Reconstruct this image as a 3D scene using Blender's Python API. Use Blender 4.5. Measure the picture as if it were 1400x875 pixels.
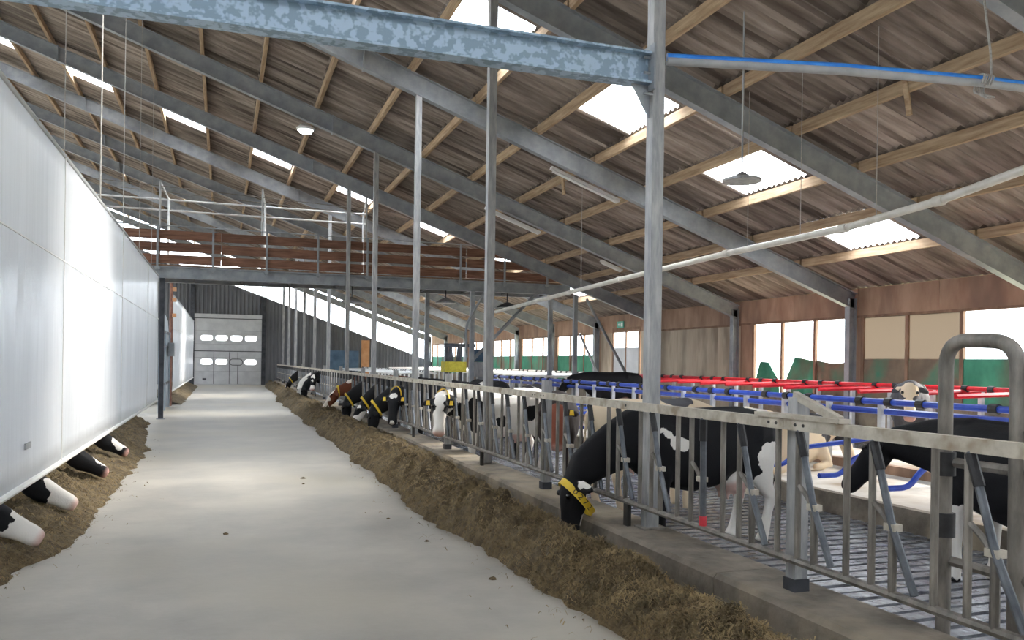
import bpy, bmesh, math, random
import numpy as np
from mathutils import Vector, Matrix, noise

random.seed(7)
for o in list(bpy.data.objects):
    bpy.data.objects.remove(o)
SC = bpy.context.scene
COL = SC.collection

# ------------------------------------------------------------------ camera, sky, exposure
SKY, SUN = 12.0, 36.0
FPX, CY = 1130.0, 495.5
PSI, RHO, EYE = math.atan(395 / 1130), math.radians(.8), 1.85
F = Vector((math.sin(PSI), math.cos(PSI), 0)); R = Vector((math.cos(PSI), -math.sin(PSI), 0)); U = Vector((0, 0, 1))
RC = R * math.cos(RHO) + U * math.sin(RHO); UC = U * math.cos(RHO) - R * math.sin(RHO)
cam = bpy.data.cameras.new('camera'); camo = bpy.data.objects.new('camera', cam); COL.objects.link(camo)
m = Matrix.Identity(4)
for i in range(3):
    m[i][0] = RC[i]; m[i][1] = UC[i]; m[i][2] = -F[i]
m[2][3] = EYE
camo.matrix_world = m
cam.sensor_width = 36; cam.lens = FPX / 1400 * 36; cam.shift_y = (CY - 437.5) / 1400; cam.clip_end = 800
SC.camera = camo

world = bpy.data.worlds.new('overcast_sky'); SC.world = world; world.use_nodes = True
bg = world.node_tree.nodes['Background']
bg.inputs[0].default_value = (.86, .93, 1.0, 1)
# overcast sky: three times as bright overhead as at the horizon
wn_ = world.node_tree.nodes; wl_ = world.node_tree.links
wt = wn_.new('ShaderNodeTexCoord'); ws = wn_.new('ShaderNodeSeparateXYZ'); wl_.new(wt.outputs['Generated'], ws.inputs[0])
wm = wn_.new('ShaderNodeMath'); wm.operation = 'MAXIMUM'; wm.inputs[1].default_value = 0; wl_.new(ws.outputs['Z'], wm.inputs[0])
wa = wn_.new('ShaderNodeMath'); wa.operation = 'MULTIPLY_ADD'; wa.inputs[1].default_value = 2 * SKY / 3; wa.inputs[2].default_value = SKY / 3
wl_.new(wm.outputs[0], wa.inputs[0]); wl_.new(wa.outputs[0], bg.inputs[1])
sun = bpy.data.lights.new('hazy_sun', 'SUN'); sun.energy = SUN; sun.angle = math.radians(32); sun.color = (1, .93, .82)
suno = bpy.data.objects.new('hazy_sun', sun); COL.objects.link(suno)
suno.rotation_euler = Vector((-1, -.10, -.60)).to_track_quat('-Z', 'Y').to_euler()
SC.view_settings.view_transform = 'Standard'; SC.view_settings.look = 'None'
SC.view_settings.gamma = 1; SC.view_settings.use_curve_mapping = False
SC.view_settings.exposure = 0.42
SC.cycles.max_bounces = 10; SC.cycles.transparent_max_bounces = 12; SC.cycles.diffuse_bounces = 6


def ray(x, y):
    return F + RC * ((x - 700) / FPX) + UC * ((CY - y) / FPX)


# ------------------------------------------------------------------ materials
def mat(name, c1, c2=None, scale=4., rough=.6, metal=0., bump=0., stretch=(1, 1, 1), rnd=0., lo=.35, hi=.65,
        detail=5., c3=None, scale3=1., bumpscale=None, voronoi=False, rough2=None):
    M = bpy.data.materials.new(name); M.use_nodes = True
    nt = M.node_tree; N = nt.nodes; L = nt.links
    b = N['Principled BSDF']
    b.inputs['Roughness'].default_value = rough; b.inputs['Metallic'].default_value = metal
    tc = N.new('ShaderNodeTexCoord'); mp = N.new('ShaderNodeMapping'); mp.inputs['Scale'].default_value = stretch
    L.new(tc.outputs['Object'], mp.inputs['Vector'])
    vec = mp.outputs[0]
    oi = None
    if rnd:
        oi = N.new('ShaderNodeObjectInfo')
        ad = N.new('ShaderNodeVectorMath'); ad.operation = 'ADD'
        sc = N.new('ShaderNodeMath'); sc.operation = 'MULTIPLY'; sc.inputs[1].default_value = 57.
        L.new(oi.outputs['Random'], sc.inputs[0]); L.new(vec, ad.inputs[0]); L.new(sc.outputs[0], ad.inputs[1])
        vec = ad.outputs[0]
    if c2 is None:
        b.inputs['Base Color'].default_value = (*c1, 1)
        col = None
    else:
        if voronoi:
            n = N.new('ShaderNodeTexVoronoi'); n.inputs['Scale'].default_value = scale
            fac = n.outputs['Color']
        else:
            n = N.new('ShaderNodeTexNoise'); n.inputs['Scale'].default_value = scale; n.inputs['Detail'].default_value = detail
            n.inputs['Roughness'].default_value = .6
            fac = n.outputs['Fac']
        L.new(vec, n.inputs['Vector'])
        r = N.new('ShaderNodeValToRGB')
        r.color_ramp.elements[0].position = lo; r.color_ramp.elements[0].color = (*c1, 1)
        r.color_ramp.elements[1].position = hi; r.color_ramp.elements[1].color = (*c2, 1)
        L.new(fac, r.inputs[0]); col = r.outputs[0]
        if c3:
            n3 = N.new('ShaderNodeTexNoise'); n3.inputs['Scale'].default_value = scale3; n3.inputs['Detail'].default_value = 3
            L.new(vec, n3.inputs['Vector'])
            r3 = N.new('ShaderNodeValToRGB'); r3.color_ramp.elements[0].position = .5; r3.color_ramp.elements[1].position = .68
            L.new(n3.outputs['Fac'], r3.inputs[0])
            mx = N.new('ShaderNodeMixRGB'); L.new(r3.outputs[0], mx.inputs[0]); L.new(col, mx.inputs[1])
            mx.inputs[2].default_value = (*c3, 1); col = mx.outputs[0]
        if rnd:
            h = N.new('ShaderNodeHueSaturation')
            mr = N.new('ShaderNodeMapRange'); mr.inputs[3].default_value = 1 - rnd; mr.inputs[4].default_value = 1 + rnd
            L.new(oi.outputs['Random'], mr.inputs[0]); L.new(mr.outputs[0], h.inputs['Value'])
            L.new(col, h.inputs['Color']); col = h.outputs[0]
        L.new(col, b.inputs['Base Color'])
        if rough2 is not None:
            mr = N.new('ShaderNodeMapRange'); mr.inputs[3].default_value = rough; mr.inputs[4].default_value = rough2
            L.new(n.outputs['Fac'] if not voronoi else n.outputs['Distance'], mr.inputs[0]); L.new(mr.outputs[0], b.inputs['Roughness'])
    if bump:
        n2 = N.new('ShaderNodeTexNoise'); n2.inputs['Scale'].default_value = bumpscale or scale * 3; n2.inputs['Detail'].default_value = 6
        L.new(vec, n2.inputs['Vector'])
        bp = N.new('ShaderNodeBump'); bp.inputs['Strength'].default_value = bump; bp.inputs['Distance'].default_value = .02
        L.new(n2.outputs['Fac'], bp.inputs['Height']); L.new(bp.outputs[0], b.inputs['Normal'])
    return M


def sheer(name, col, transp=.6, rough=None):
    """translucent sheet: some light goes straight through, the rest is scattered"""
    M = bpy.data.materials.new(name); M.use_nodes = True
    nt = M.node_tree; N = nt.nodes; L = nt.links
    N.remove(N['Principled BSDF'])
    a = N.new('ShaderNodeBsdfTransparent'); a.inputs[0].default_value = (*col, 1)
    t = N.new('ShaderNodeBsdfTranslucent'); t.inputs[0].default_value = (*col, 1)
    mx = N.new('ShaderNodeMixShader'); mx.inputs[0].default_value = 1 - transp
    L.new(a.outputs[0], mx.inputs[1]); L.new(t.outputs[0], mx.inputs[2])
    L.new(mx.outputs[0], N['Material Output'].inputs[0])
    return M


MT = {}
MT['sheet'] = mat('fibre_cement', (.15, .12, .10), (.36, .305, .265), 2.2, .95, stretch=(.3, 2.6, .3), rnd=.28, c3=(.085, .066, .055), scale3=1.2)
MT['purlin'] = mat('purlin_timber', (.30, .20, .12), (.50, .37, .24), 3, .8, stretch=(6, .5, 6), rnd=.12, bump=.15)
MT['steel'] = mat('galvanised_dull', (.26, .285, .31), (.38, .40, .42), 3, .55, .35, rnd=.06)
MT['spangle'] = mat('galvanised_spangle', (.27, .37, .47), (.45, .58, .70), 11, .5, .3, lo=.46, hi=.54, detail=2.)
MT['post'] = mat('galvanised_post', (.27, .28, .29), (.44, .44, .435), 5, .5, .35, stretch=(3, 3, .6), rnd=.05)
MT['rail'] = mat('galvanised_rail_dusty', (.42, .38, .31), (.60, .56, .48), 8, .6, .15, c3=(.30, .24, .17), scale3=6)
MT['bar'] = mat('galvanised_bar_soiled', (.13, .12, .105), (.29, .265, .235), 6, .5, .35, stretch=(2, 2, .5), rnd=.15)
MT['swing'] = mat('swing_bar_zinc', (.085, .095, .11), (.18, .195, .215), 6, .4, .5, rnd=.12)
MT['black'] = mat('black_plastic', (.012, .012, .014), (.03, .03, .033), 12, .5)
MT['blue'] = mat('blue_tube', (.015, .05, .42), (.03, .10, .58), 5, .35, rnd=.05)
MT['red'] = mat('red_tube', (.55, .008, .02), (.75, .02, .04), 5, .35, rnd=.05)
MT['zinc'] = mat('bright_zinc_tube', (.55, .58, .60), (.75, .78, .80), 5, .35, .4)
MT['pvc'] = mat('pvc_pipe', (.60, .57, .50), (.78, .75, .68), 4, .4)
MT['white'] = mat('white_enamel', (.80, .80, .78), (.88, .88, .86), 4, .4)
MT['concrete'] = mat('alley_concrete', (.275, .255, .22), (.44, .41, .355), .7, .26, bump=.10, bumpscale=14, c3=(.40, .36, .28), scale3=.22, rough2=.62)
MT['slat'] = mat('wet_slat_concrete', (.10, .105, .12), (.26, .27, .295), 7, .08, bump=.35, bumpscale=16, rnd=.1, rough2=.36)
MT['curb'] = mat('curb_concrete', (.10, .085, .066), (.24, .205, .165), 2.5, .85, bump=.7, bumpscale=10, c3=(.34, .28, .20), scale3=1.1)
MT['bed'] = mat('chalked_bed', (.42, .40, .37), (.66, .64, .60), 1.6, .9, bump=.3, c3=(.24, .19, .14), scale3=.8)
MT['dirt'] = mat('dark_pit', (.02, .018, .016), (.04, .036, .03), 3, .7)
MT['plywood'] = mat('weathered_plywood', (.30, .185, .125), (.44, .30, .21), 2, .8, stretch=(1, 1, .35), rnd=.1, c3=(.23, .15, .11), scale3=1.3)
MT['beige'] = mat('stained_panel', (.44, .36, .27), (.56, .48, .37), 1.3, .8, stretch=(1, 2, .5), rnd=.05, c3=(.30, .24, .18), scale3=.9)
MT['timber'] = mat('dark_timber', (.17, .10, .065), (.30, .19, .13), 4, .8, stretch=(1, 1, .3), rnd=.1)
MT['plank'] = mat('red_brown_plank', (.125, .055, .032), (.25, .125, .08), 3, .8, stretch=(.5, 4, 5), rnd=.15)
MT['green'] = mat('green_windbreak', (.03, .21, .13), (.07, .34, .21), 2, .7, stretch=(1, 1, .6), rnd=.1, c3=(.14, .11, .075), scale3=.8)
MT['brownnet'] = mat('brown_windbreak', (.13, .10, .07), (.22, .165, .115), 1.8, .8, c3=(.04, .20, .13), scale3=1.0)
MT['clad'] = mat('dark_profile_sheet', (.11, .115, .13), (.17, .175, .19), 1.2, .6, .2, stretch=(1, 1, .25), rnd=.1)
MT['doorp'] = mat('grey_door_panel', (.50, .51, .53), (.62, .63, .64), 1.5, .5, rnd=.03)
MT['doord'] = mat('door_seal_dark', (.05, .05, .055), (.08, .08, .085), 4, .6)
MT['gate'] = mat('blue_grey_gate', (.30, .37, .44), (.44, .50, .56), 2, .45, .3)
MT['mesh_dark'] = mat('dark_machine_steel', (.035, .04, .05), (.08, .085, .10), 4, .5, .4)
MT['yellow'] = mat('yellow_plastic', (.72, .46, .02), (.85, .60, .05), 6, .5)
MT['olive'] = mat('yellow_brush', (.32, .28, .02), (.46, .40, .04), 8, .7)
MT['bluepipe'] = mat('blue_hose', (.02, .22, .80), (.05, .32, .90), 6, .35)
MT['greypipe'] = mat('grey_pipe_dust', (.36, .38, .40), (.46, .47, .48), 5, .6)
MT['rope'] = mat('rope_grey', (.35, .34, .32), (.5, .48, .45), 30, .9)
MT['exit'] = mat('exit_green', (.10, .45, .33), (.16, .55, .42), 4, .5)
MT['signw'] = mat('sign_white', (.82, .85, .84))
MT['redpaint'] = mat('red_end_cap', (.60, .03, .05), (.70, .06, .08), 9, .5)
MT['rust'] = mat('rust_brown_pole', (.16, .07, .05), (.28, .14, .10), 6, .7)
MT['orange'] = mat('orange_board', (.50, .24, .11), (.62, .34, .18), 2, .8)
MT['bluedoor'] = mat('dark_blue_door', (.05, .10, .17), (.09, .16, .25), 2, .6)
MT['ground'] = mat('yard_ground', (.20, .22, .12), (.36, .34, .26), .2, .9)
MT['eye'] = mat('eye_dark', (.008, .007, .006), rough=.08)
MT['hoof'] = mat('hoof_dark', (.05, .04, .035), rough=.6)
MT['feed'] = mat('silage', (.068, .049, .026), (.20, .145, .072), 14, .95, bump=1., bumpscale=45, c3=(.075, .055, .03), scale3=3.)
MT['straw'] = mat('silage_stalk', (.16, .11, .052), (.35, .255, .125), 3, .9, c3=(.10, .075, .035), scale3=5)
MT['sky_sheet'] = sheer('skylight_sheet', (.95, .97, 1.0), .75)
MT['pane'] = sheer('clear_sheet', (.97, .98, 1.0), .9)
MT['dirtypane'] = sheer('dirty_pane', (.15, .135, .12), .08)

# white ventilation curtain: glossy film that also lets light through
M = mat('white_curtain_film', (.84, .86, .88), (.90, .91, .92), .6, .24, bump=.8, stretch=(1, 1.6, .10), bumpscale=2.6)
N = M.node_tree.nodes; L = M.node_tree.links
t = N.new('ShaderNodeBsdfTranslucent'); t.inputs[0].default_value = (.9, .92, .95, 1)
mx = N.new('ShaderNodeMixShader'); mx.inputs[0].default_value = .42
L.new(N['Principled BSDF'].outputs[0], mx.inputs[1]); L.new(t.outputs[0], mx.inputs[2]); L.new(mx.outputs[0], N['Material Output'].inputs[0])
MT['film'] = M


def lampmat(name, col, s):
    M = bpy.data.materials.new(name); M.use_nodes = True
    b = M.node_tree.nodes['Principled BSDF']
    b.inputs['Base Color'].default_value = (*col, 1); b.inputs['Emission Color'].default_value = (*col, 1)
    b.inputs['Emission Strength'].default_value = s
    return M


MT['lamp'] = lampmat('lit_lamp', (.85, .93, 1), 40)


def coat(name, dark, light, pink=(.62, .36, .31)):
    """hide: the 'coat' attribute says where white hair grows, 'skin' where bare pink skin shows"""
    M = bpy.data.materials.new(name); M.use_nodes = True
    nt = M.node_tree; N = nt.nodes; L = nt.links; b = N['Principled BSDF']
    b.inputs['Roughness'].default_value = .7; b.inputs['Specular IOR Level'].default_value = .22
    a = N.new('ShaderNodeAttribute'); a.attribute_name = 'coat'
    s = N.new('ShaderNodeAttribute'); s.attribute_name = 'skin'
    tc = N.new('ShaderNodeTexCoord')
    n = N.new('ShaderNodeTexNoise'); n.inputs['Scale'].default_value = 6; n.inputs['Detail'].default_value = 5
    L.new(tc.outputs['Object'], n.inputs['Vector'])
    ma = N.new('ShaderNodeMath'); ma.operation = 'MULTIPLY_ADD'; ma.inputs[1].default_value = .7; ma.inputs[2].default_value = -.35
    L.new(n.outputs['Fac'], ma.inputs[0])
    ad = N.new('ShaderNodeMath'); ad.operation = 'ADD'; L.new(a.outputs['Fac'], ad.inputs[0]); L.new(ma.outputs[0], ad.inputs[1])
    r = N.new('ShaderNodeValToRGB'); r.color_ramp.elements[0].position = .49; r.color_ramp.elements[1].position = .51
    r.color_ramp.elements[0].color = (*dark, 1); r.color_ramp.elements[1].color = (*light, 1)
    ad2 = N.new('ShaderNodeMath'); ad2.operation = 'ADD'; ad2.inputs[1].default_value = .5; L.new(ad.outputs[0], ad2.inputs[0])
    L.new(ad2.outputs[0], r.inputs[0])
    mx = N.new('ShaderNodeMixRGB'); mx.inputs[2].default_value = (*pink, 1)
    L.new(s.outputs['Fac'], mx.inputs[0]); L.new(r.outputs[0], mx.inputs[1])
    L.new(mx.outputs[0], b.inputs['Base Color'])
    n2 = N.new('ShaderNodeTexNoise'); n2.inputs['Scale'].default_value = 60
    L.new(tc.outputs['Object'], n2.inputs['Vector'])
    bp = N.new('ShaderNodeBump'); bp.inputs['Strength'].default_value = .25; bp.inputs['Distance'].default_value = .01
    L.new(n2.outputs['Fac'], bp.inputs['Height']); L.new(bp.outputs[0], b.inputs['Normal'])
    return M


MT['coat_black'] = coat('hide_black_white', (.010, .010, .012), (.80, .77, .72))
MT['coat_brown'] = coat('hide_brown_white', (.15, .045, .02), (.80, .74, .66))
MT['coat_redface'] = coat('hide_dark_redface', (.022, .014, .012), (.24, .075, .045))
MT['coat_cream'] = coat('hide_grey_cream', (.06, .06, .07), (.78, .64, .46))


# ------------------------------------------------------------------ mesh helpers
class MB:
    def __init__(s): s.v = []; s.f = []
    def add(s, v, f):
        k = len(s.v); s.v += [tuple(p) for p in v]; s.f += [tuple(i + k for i in q) for q in f]; return s
    def box(s, x0, x1, y0, y1, z0, z1):
        return s.add([(x0, y0, z0), (x1, y0, z0), (x1, y1, z0), (x0, y1, z0), (x0, y0, z1), (x1, y0, z1), (x1, y1, z1), (x0, y1, z1)],
                     [(0, 3, 2, 1), (4, 5, 6, 7), (0, 1, 5, 4), (1, 2, 6, 5), (2, 3, 7, 6), (3, 0, 4, 7)])
    def bar(s, a, b, w, h, up=(0, 0, 1)):
        """rectangular bar from a to b, w sideways, h along up"""
        a = Vector(a); b = Vector(b); d = (b - a).normalized(); u = Vector(up)
        sd = d.cross(u)
        if sd.length < 1e-4: sd = d.cross(Vector((1, 0, 0)))
        sd.normalize(); u = sd.cross(d)
        vs = []
        for p in (a, b):
            for i, j in ((-1, -1), (1, -1), (1, 1), (-1, 1)): vs.append(p + sd * (i * w / 2) + u * (j * h / 2))
        return s.add(vs, [(0, 1, 2, 3), (7, 6, 5, 4), (0, 4, 5, 1), (1, 5, 6, 2), (2, 6, 7, 3), (3, 7, 4, 0)])
    def tube(s, pts, r, n=8, cap=True):
        pts = [Vector(p) for p in pts]; rs = r if isinstance(r, (list, tuple)) else [r] * len(pts)
        vs = []; prev = None
        for i, p in enumerate(pts):
            d = (pts[min(i + 1, len(pts) - 1)] - pts[max(i - 1, 0)]).normalized()
            if prev is None:
                a = d.cross(Vector((0, 0, 1)));
                if a.length < .05: a = d.cross(Vector((1, 0, 0)))
            else: a = prev - d * prev.dot(d)
            a.normalize(); prev = a; b = d.cross(a)
            for k in range(n):
                t = 2 * math.pi * k / n; vs.append(p + (a * math.cos(t) + b * math.sin(t)) * rs[i])
        fs = []
        for i in range(len(pts) - 1):
            for k in range(n): fs.append((i * n + k, i * n + (k + 1) % n, (i + 1) * n + (k + 1) % n, (i + 1) * n + k))
        if cap: fs += [tuple(range(n))[::-1], tuple((len(pts) - 1) * n + k for k in range(n))]
        return s.add(vs, fs)
    def extr(s, poly, a, b, ux, uy):
        """polygon in (ux,uy) swept from a to b"""
        a = Vector(a); b = Vector(b); ux = Vector(ux); uy = Vector(uy); n = len(poly)
        vs = [a + ux * p[0] + uy * p[1] for p in poly] + [b + ux * p[0] + uy * p[1] for p in poly]
        fs = [(i, (i + 1) % n, (i + 1) % n + n, i + n) for i in range(n)]
        return s.add(vs, fs + [tuple(range(n))[::-1], tuple(range(n, 2 * n))])
    def mesh(s, name, mtl, off=(0, 0, 0), smooth=False):
        me = bpy.data.meshes.new(name)
        me.from_pydata([(p[0] - off[0], p[1] - off[1], p[2] - off[2]) for p in s.v], [], s.f)
        bm = bmesh.new(); bm.from_mesh(me); bmesh.ops.recalc_face_normals(bm, faces=bm.faces); bm.to_mesh(me); bm.free()
        me.materials.append(MT[mtl] if isinstance(mtl, str) else mtl)
        if smooth:
            for p in me.polygons: p.use_smooth = True
            try: me.set_sharp_from_angle(angle=math.radians(40))
            except Exception: pass
        return me
    def build(s, name, mtl, parent=None, smooth=False):
        """vertices are world coordinates; the origin goes to the base of the piece or of its thing"""
        if parent is None:
            xs, ys, zs = zip(*s.v); off = ((min(xs) + max(xs)) / 2, (min(ys) + max(ys)) / 2, min(zs))
        else:
            off = tuple(parent.get('org', (0, 0, 0)))
        o = bpy.data.objects.new(name, s.mesh(name, mtl, off, smooth)); COL.objects.link(o)
        if parent is None: o.location = off; o['org'] = off
        else: o.parent = parent
        if parent is not None: o['org'] = off
        return o


def place(name, me, loc, parent=None):
    """another object on shared mesh data; loc in world coordinates of an unrotated parent"""
    o = bpy.data.objects.new(name, me); COL.objects.link(o)
    if parent is not None:
        g = parent.get('org', (0, 0, 0)); o.parent = parent; o.location = (loc[0] - g[0], loc[1] - g[1], loc[2] - g[2])
    else: o.location = loc
    return o


def tag(o, label=None, cat=None, group=None, kind=None):
    if label: o['label'] = label
    if cat: o['category'] = cat
    if group: o['group'] = group
    if kind: o['kind'] = kind
    return o


def thing(name, loc, label=None, cat=None, group=None, kind=None):
    o = bpy.data.objects.new(name, None); COL.objects.link(o); o.location = loc; o['org'] = tuple(loc)
    o.empty_display_size = .2
    return tag(o, label, cat, group, kind)


def copy_tree(o, parent=None):
    c = o.copy(); COL.objects.link(c); c.parent = parent
    for ch in o.children: copy_tree(ch, c)
    return c


def arc(pts, rad, n=5):
    """polyline with rounded corners"""
    pts = [Vector(p) for p in pts]; out = [pts[0]]
    for i in range(1, len(pts) - 1):
        a = (pts[i - 1] - pts[i]); b = (pts[i + 1] - pts[i]); r = min(rad, a.length * .49, b.length * .49)
        p0 = pts[i] + a.normalized() * r; p2 = pts[i] + b.normalized() * r
        for k in range(n + 1):
            t = k / n; out.append(p0 * (1 - t) ** 2 + pts[i] * 2 * t * (1 - t) + p2 * t * t)
    out.append(pts[-1]); return out


ORD = ['nearest', 'second nearest', 'third nearest', 'fourth nearest', 'fifth nearest', 'sixth nearest', 'seventh nearest', 'eighth nearest',
       'ninth nearest', 'tenth nearest', 'eleventh nearest', 'twelfth nearest', 'thirteenth nearest', 'fourteenth nearest', 'fifteenth nearest']
NTH = ['first', 'second', 'third', 'fourth', 'fifth', 'sixth', 'seventh', 'eighth', 'ninth', 'tenth', 'eleventh', 'twelfth', 'thirteenth',
       'fourteenth', 'fifteenth', 'sixteenth', 'seventeenth', 'eighteenth', 'nineteenth', 'twentieth']

# ------------------------------------------------------------------ setting: dimensions
BAY = 5.0; Y0 = 11.8
YR = [Y0 + BAY * n for n in range(-3, 11)]          # frames from -3.2 to 61.8
YEND, YFRONT = 61.8, -8.2
XW = 15.1; RIDGE = -9.9; XL = 2 * RIDGE - XW        # right wall, ridge, left wall
SL = .36
def zr(x): return 3.27 + SL * (15 - x) if x > RIDGE else 3.27 + SL * (15 - (2 * RIDGE - x))   # underside of the rafters
PX = [15.15] + [13.37 - 1.395 * k for k in range(18)]          # purlin lines
PX = [p for p in PX if p > RIDGE + .1]

# ground outside, barn floor
g = MB().box(-120, 160, -90, 200, -.6, -.35).build('yard_ground', 'ground'); tag(g, kind='structure')
fl = thing('floor', (0, 0, 0), kind='structure')
b = MB(); b.box(XL, 3.4, YFRONT, YEND, -.3, 0); b.build('alley_slab', 'concrete', fl)
b = MB(); b.box(3.4, 7.3, YFRONT, YEND, -.35, -.2); b.build('slurry_pit', 'dirt', fl)
b = MB(); b.box(12.2, XW, YFRONT, YEND, -.3, 0); b.build('rear_alley_slab', 'slat', fl)
b = MB(); b.box(3.95, 7.3, 30, YEND, -.12, 0); b.build('far_slatted_floor', 'slat', fl)
b = MB(); b.box(3.95, 7.3, YFRONT, 1.5, -.12, 0); b.build('near_slatted_floor', 'slat', fl)
P = .19
sm = MB().box(0, 3.35, 0, P - .055, -.12, 0)
sme = sm.mesh('slat', 'slat')
y = 1.5
while y < 30 - P:
    place('slat', sme, (3.95, y + .02, random.uniform(-.004, .004)), fl); y += P
# cubicle bed with its kerb
cb = thing('cubicle_bed', (9.8, 20, 0), 'raised pale chalk-dusted cubicle bed behind a dark kerb, under the blue tubes', 'cubicle bed')
MB().box(7.42, 12.2, YFRONT + .3, 58, -.3, .2).build('bed_surface', 'bed', cb)
MB().box(7.3, 7.42, YFRONT + .3, 58, -.3, .26).build('kerb', 'curb', cb)
MB().box(9.72, 9.86, YFRONT + .3, 58, .2, .34).build('brisket_board', 'timber', cb)

# ------------------------------------------------------------------ roof
ce = thing('ceiling', (0, 0, 0), kind='structure')
NW = 6
def sheet_mesh(name, xa, xb, mtl, w=1.0, over=.07):
    """corrugated sheet from the lower edge xa up to xb; waves along y"""
    k = NW * 4; vs = []; 
    for e, x in enumerate((xa + over, xb - over)):
        for i in range(k + 1):
            yy = (w + .03) * i / k
            vs.append((x - xa, yy, SL * (xa - x) + (.030 if i < k else .012) * math.cos(2 * math.pi * i / 4) + (.0 if e else .018)))
    fs = [(i, i + 1, i + k + 2, i + k + 1) for i in range(k)]
    me = bpy.data.meshes.new(name); me.from_pydata(vs, [], fs); me.materials.append(MT[mtl])
    for p in me.polygons: p.use_smooth = True
    return me, vs, fs
SHT = .63
rows = [(PX[i] + (.5 if i == 0 else 0), PX[i + 1]) for i in range(len(PX) - 1)] + [(PX[-1], RIDGE)]
cache = {}
cand = []
def is_sky(r, n, j): return r % 2 == 1 and n in (-3, 0, 3, 6) and j in (1, 2)
for n in range(-4, 10):
    for r, (xa, xb) in enumerate(rows):
        for j in range(5):
            yy = Y0 + n * BAY + j + .3
            d = Vector((((xa + xb) / 2), yy + .5, zr((xa + xb) / 2) + SHT - EYE))
            dep = d.dot(F); vis = False
            if dep > .5:
                u = 700 + FPX * d.dot(RC) / dep; v = CY - FPX * d.dot(UC) / dep
                vis = -60 < u < 1460 and -120 < v < 600
            cand.append((not vis, d.length, n, r, j, xa, xb, yy, vis))
cand.sort(key=lambda c: c[:2])
rest_v, rest_f = [], []
cnt = 0; cntsky = 0
for c in cand:
    _, dist, n, r, j, xa, xb, yy, vis = c
    sky = is_sky(r, n, j)
    key = (round(xa - xb, 3), sky)
    if key not in cache: cache[key] = sheet_mesh('skylight_sheet' if sky else 'roof_sheet', xa, xb, 'sky_sheet' if sky else 'sheet')
    me, vs, fs = cache[key]
    loc = (xa, yy, zr(xa) + SHT)
    if sky:
        place('skylight_sheet', me, loc, ce)
    elif cnt < 300 and vis:
        place('roof_sheet', me, (loc[0], loc[1], loc[2] + random.uniform(-.006, .006)), ce); cnt += 1
    else:
        k = len(rest_v); rest_v += [(p[0] + loc[0], p[1] + loc[1], p[2] + loc[2]) for p in vs]; rest_f += [tuple(i + k for i in q) for q in fs]
me = bpy.data.meshes.new('roof_sheets_beyond'); me.from_pydata(rest_v, [], rest_f); me.materials.append(MT['sheet'])
for p in me.polygons: p.use_smooth = True
tag(place('roof_sheets_beyond', me, (0, 0, 0), ce), kind='stuff')
# the other slope, beyond the ridge; unseen skylights added to light the curtain's back
b = MB(); sk = MB()
for n in range(-4, 10):
    ya = Y0 + n * BAY
    for r, (xa, xb) in enumerate(rows):
        la, lb = 2 * RIDGE - xa, 2 * RIDGE - xb
        za, zb = zr(xa) + SHT, zr(xb) + SHT
        if r % 2 == 1:
            for (p, q, t) in ((0, 1, b), (1, 3, sk), (3, 5, b)): t.add([(la, ya + p, za), (lb, ya + p, zb), (lb, ya + q, zb), (la, ya + q, za)], [(0, 1, 2, 3)])
        else: b.add([(la, ya, za), (lb, ya, zb), (lb, ya + 5, zb), (la, ya + 5, za)], [(0, 1, 2, 3)])
tag(b.build('far_slope_sheets', 'sheet', ce), kind='stuff'); tag(sk.build('far_slope_added_skylights', 'sky_sheet', ce), kind='stuff')
# purlins, one per bay and line
for r, px in enumerate(PX):
    pm = MB(); pm.extr([(-.04, 0), (.04, 0), (.04, .19), (-.04, .19)], (0, .03, 0), (0, BAY - .03, 0), (1, 0, 0), (0, 0, 1))
    if r == 0: me0 = pm.mesh('purlin', 'purlin')
    for n in range(-2, 10):
        place('purlin', me0, (px, Y0 + n * BAY, zr(px) + SHT - .205), ce)

# steel portal frames
DPT = .43
def ibeam(b, a, c, depth, wid, up, side, tf=.018, tw=.012):
    h = depth; w = wid / 2
    b.extr([(-w, 0), (w, 0), (w, tf), (tw / 2, tf), (tw / 2, h - tf), (w, h - tf), (w, h), (-w, h), (-w, h - tf), (-tw / 2, h - tf), (-tw / 2, tf), (-w, tf)], a, c, side, up)
cs = 1 / math.sqrt(1 + SL * SL)
for i, yr in enumerate(YR):
    vis = yr > 5
    lab = None
    if yr >= YR[-1] - .1: lab = 'last grey steel portal frame, standing against the far gable wall'
    elif vis: lab = f'grey steel roof frame rising from the wall column, {ORD[i-2]} to the camera'
    else: lab = ['rearmost grey steel roof frame behind the viewer', 'grey steel roof frame just behind the viewer'][min(i, 1)]
    yy = yr if yr < YR[-1] - .1 else yr - .12
    t = thing('portal_frame', (0, yy, 0), lab, 'roof frame', 'steel roof frames')
    b = MB(); ibeam(b, (15, yy, zr(15)), (RIDGE, yy, zr(RIDGE + .001)), DPT, .17, (0, 0, 1), (0, 1, 0)); b.build('rafter', 'steel', t)
    b = MB(); ibeam(b, (2 * RIDGE - 15, yy, zr(15)), (RIDGE, yy, zr(RIDGE + .001)), DPT, .17, (0, 0, 1), (0, 1, 0)); b.build('rafter', 'steel', t)
    b = MB(); ibeam(b, (14.98, yy, 0), (14.98, yy, zr(15) + .3), .22, .17, (-1, 0, 0), (0, 1, 0)); b.build('column', 'steel', t)
    b = MB(); ibeam(b, (2 * RIDGE - 14.98, yy, 0), (2 * RIDGE - 14.98, yy, zr(15) + .3), .22, .17, (1, 0, 0), (0, 1, 0)); b.build('column', 'steel', t)
    for xs in (2.6, -4.6): MB().box(xs - .015, xs + .015, yy - .1, yy + .1, zr(xs) - .02, zr(xs) + DPT + .01).build('splice_plate', 'steel', t)

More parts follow.
